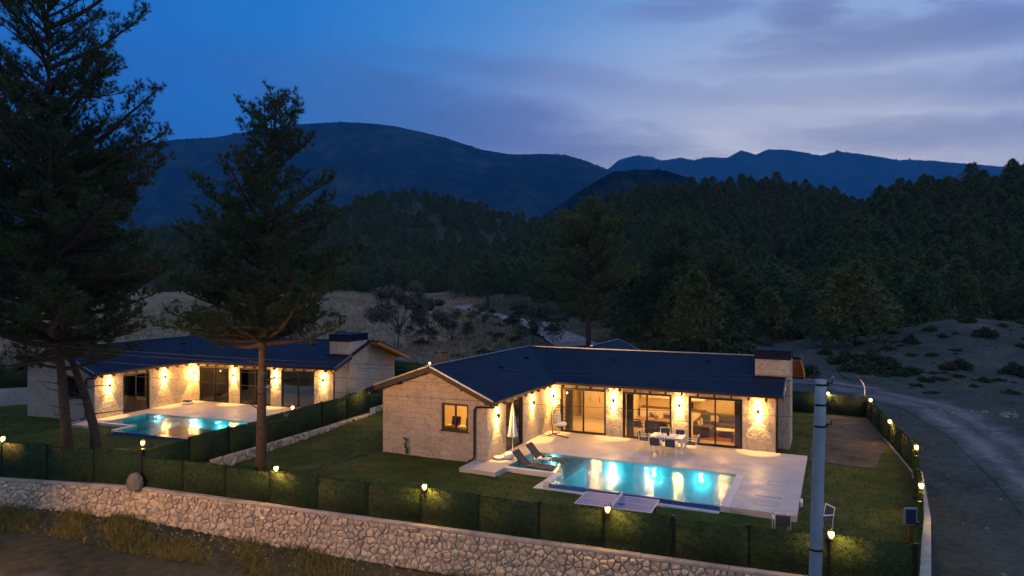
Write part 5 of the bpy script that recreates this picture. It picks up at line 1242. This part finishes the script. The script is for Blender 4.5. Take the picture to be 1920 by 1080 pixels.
def attr(nm, typ): a = g.new('GeometryNodeInputNamedAttribute', data_type=typ); a.inputs['Name'].default_value = nm; return a.outputs[0]
g.l.new(attr('kind_id', 'INT'), ip.inputs['Instance Index'])
cx = g.new('ShaderNodeCombineXYZ'); g.l.new(attr('turn', 'FLOAT'), cx.inputs[2]); g.l.new(cx.outputs[0], ip.inputs['Rotation'])
cs = g.new('ShaderNodeCombineXYZ'); sa = attr('size', 'FLOAT'); [g.l.new(sa, cs.inputs[q]) for q in range(3)]; g.l.new(cs.outputs[0], ip.inputs['Scale'])
g.l.new(ip.outputs[0], go.inputs[0]); fo.modifiers.new('forest', 'NODES').node_group = ng
# ------------------------------------------------------------------ grass
def blades(P, n, L, w, spread, m, name, label, seed):
    ns = np.random.RandomState(seed); P = P.copy(); D_ = np.tile(np.array([0, 0, 1.0]), (len(P), 1)); V, F = needles(P, D_, n, L, w, spread, ns)
    return tag(link(name, npmesh(name, V, F, M[m])), label, kind='stuff')
def lawnpts(n, x0, x1, y0, y1, hf, fr, seed, poly):
    ns = np.random.RandomState(seed); out = []
    for x, y in zip(ns.uniform(x0, x1, n), ns.uniform(y0, y1, n)):
        v, u = fr.uv(x, y)
        if any(a-.3 < v < b+.2 and c-.2 < u < d+.2 for a, b, c, d in FOOT): continue
        if fr is FM and u > -.4 and v > 13: continue
        ins = False; j = len(poly)-1
        for i in range(len(poly)):
            if (poly[i][1] > y) != (poly[j][1] > y) and x < (poly[j][0]-poly[i][0])*(y-poly[i][1])/(poly[j][1]-poly[i][1])+poly[i][0]: ins = not ins
            j = i
        if ins: out.append((x, y, hf(x, y)-.01))
    return np.array(out)
blades(lawnpts(26000, -16, 21, 19.6, 40, lawn_h, FM, 1, [PS, PA, PB, PC_, PD, PE, PT]), 4, .085, .009, .6, 'grassblade', 'grass', 'short lawn grass round the right villa', 1)
blades(lawnpts(12000, -36, -9, 29.8, 50, lawn2_h, FL, 2, [PW2, PW, PS, PT, (-22, 62.8), (-40, 71.5)]), 4, .085, .010, .6, 'grassblade', 'grass', 'short lawn grass round the left villa', 2)
ns = np.random.RandomState(12); P = []
wd = (Vector(PA)-Vector(PS)).normalized(); wn = Vector((wd.y, -wd.x))
for k in range(7500):                          # verge below the front wall
    s = ns.rand()*38-10; o_ = .25+2.7*ns.rand()**1.1; x, y = PS[0]+wd.x*s+wn.x*o_, PS[1]+wd.y*s+wn.y*o_
    if s < 0: x, y = PS[0]+(PW[0]-PS[0])*(-s/7.3)+wn.x*o_*.9, PS[1]+(PW[1]-PS[1])*(-s/7.3)+wn.y*o_*.9
    if ns.rand() < .08+.92*max(0, .5+.6*math.sin(x*1.9+y*1.3+math.sin(x*.7)*2)): P.append((x, y, h1(x, y)-.02))
blades(np.array(P), 7, .34, .011, .55, 'weed', 'weeds', 'green and dry weeds on the verge below the stone wall', 3)
P = np.array([(x, y) for x, y in zip(ns.uniform(12, 75, 16000), ns.uniform(16, 92, 16000)) if x > 12.6+(y-19)*.42+1.0 and math.sin(x*.6)*math.cos(y*.5)+.35*math.sin(x*1.9+y) > -.05 and not (12.6+(y-19)*.42+2.6 < x < 12.6+(y-19)*.42+8.2)])
P = np.column_stack([P, HT(P[:, 0], P[:, 1])-.02]); blades(P, 6, .26, .014, .6, 'weed', 'weeds', 'weeds on the open ground beside the dirt track', 4)
X_ = ns.uniform(-75, 12, 15000); Y_ = ns.uniform(68, 205, 15000); ok = (X_ < -2-.0*Y_) & (X_ > -.75*Y_); P = np.column_stack([X_[ok], Y_[ok], HT(X_[ok], Y_[ok])-.03])
blades(P, 5, .75, .05, .45, 'drygrass', 'dry_grass', 'tall dry grass of the pale field behind the left villa', 5)
X_ = ns.uniform(-12, 16, 5000); Y_ = ns.uniform(60, 120, 5000); P = np.column_stack([X_, Y_, HT(X_, Y_)-.03]); P = P[(np.sin(X_*.4)*np.cos(Y_*.3) > -.2)]
blades(P, 6, .6, .04, .5, 'drygrass', 'dry_grass', 'patches of dry grass in the scrub behind the right villa', 6)
# ivy-like sprig on the gable wall
p = FM.w(-4.45, -7.72, 0); Cn = np.array([(0, 0, .1+.09*i) for i in range(9)])+ns.randn(9, 3)*np.array([.06, .02, .02])
V, F = needles(np.repeat(Cn, 3, 0), np.tile([0, -.4, .6], (27, 1)), 5, .12, .03, .9, ns)
tag(link('wall_plant', npmesh('wall_plant', V, F, M['bush']), None, (p.x, p.y, lawn_h(p.x, p.y))), 'small dark plant growing against the gable wall', 'plant')
# rocks: debris line, stones at the wall foot
def rockmesh(seed):
    rs = random.Random(seed); mb = MB(); mb.lathe([(0, -.3), (.42, -.25), (.5, .0), (.34, .3), (0, .38)], 7); mb.v = [(x*rs.uniform(.75, 1.25), y*rs.uniform(.7, 1.2), z_*rs.uniform(.8, 1.2)) for x, y, z_ in mb.v]; return mb
RMB = [rockmesh(s) for s in range(4)]; RMM = [q.mesh('rock', M['rock']) for q in RMB]; rs = random.Random(5)
for i in range(34):
    px = rs.uniform(1735, 1915); py = 772+(px-1740)*.06+rs.gauss(0, 4); p = G(px, py, h1(*G(px, py, -.2).to_2d())); s = rs.uniform(.12, .42)
    tag(link('rock', RMM[i % 4], None, (p.x, p.y, h1(p.x, p.y)), (0, 0, rs.uniform(0, 6)), (s*1.3, s, s*.95)), 'pale rock in the line of rubble beyond the dirt track', 'rock', 'pale rocks beyond the dirt track')
for k, (nm, lb, gen) in enumerate((('rubble', 'small broken stones along the foot of the stone wall', lambda: (rs.uniform(-7, 31), rs.uniform(.2, 1.5))), ('pebbles', 'scattered pale pebbles on the open ground beside the track', None))):
    mb = MB()
    for i in range(420 if k == 0 else 500):
        if k == 0: s, o_ = gen(); x, y = PS[0]+wd.x*s+wn.x*(.2+o_), PS[1]+wd.y*s+wn.y*(.2+o_)
        else: x, y = rs.uniform(14, 62), rs.uniform(20, 78)
        if k == 1 and x < 13.6+(y-19)*.42: continue
        r_ = rs.uniform(.04, .13)*(1 if k == 0 else 1.2); b = RMB[i % 4]; a = rs.uniform(0, 6); ca_, sa_ = math.cos(a)*r_, math.sin(a)*r_; z0 = h1(x, y) if i % 1 == 0 else 0
        mb.add([(x+vx*ca_-vy*sa_, y+vx*sa_+vy*ca_, z0+vz*r_) for vx, vy, vz in b.v], b.f)
    tag(mb.build(nm, M['rock']), lb, kind='stuff')
# ------------------------------------------------------------------ haze
if HAZE > 0:
    m = bpy.data.materials.new('haze'); m.use_nodes = True; t = NT(m.node_tree); t.n.clear()
    v = t.new('ShaderNodeVolumePrincipled'); v.inputs['Color'].default_value = (.07, .40, 1, 1); v.inputs['Density'].default_value = HAZE; v.inputs['Anisotropy'].default_value = .1
    t.l.new(v.outputs[0], t.new('ShaderNodeOutputMaterial').inputs['Volume'])
    tag(MB().box(-8600, 8600, -1600, 8300, -60, 1700).build('haze', m), 'thin blue evening haze', kind='stuff')
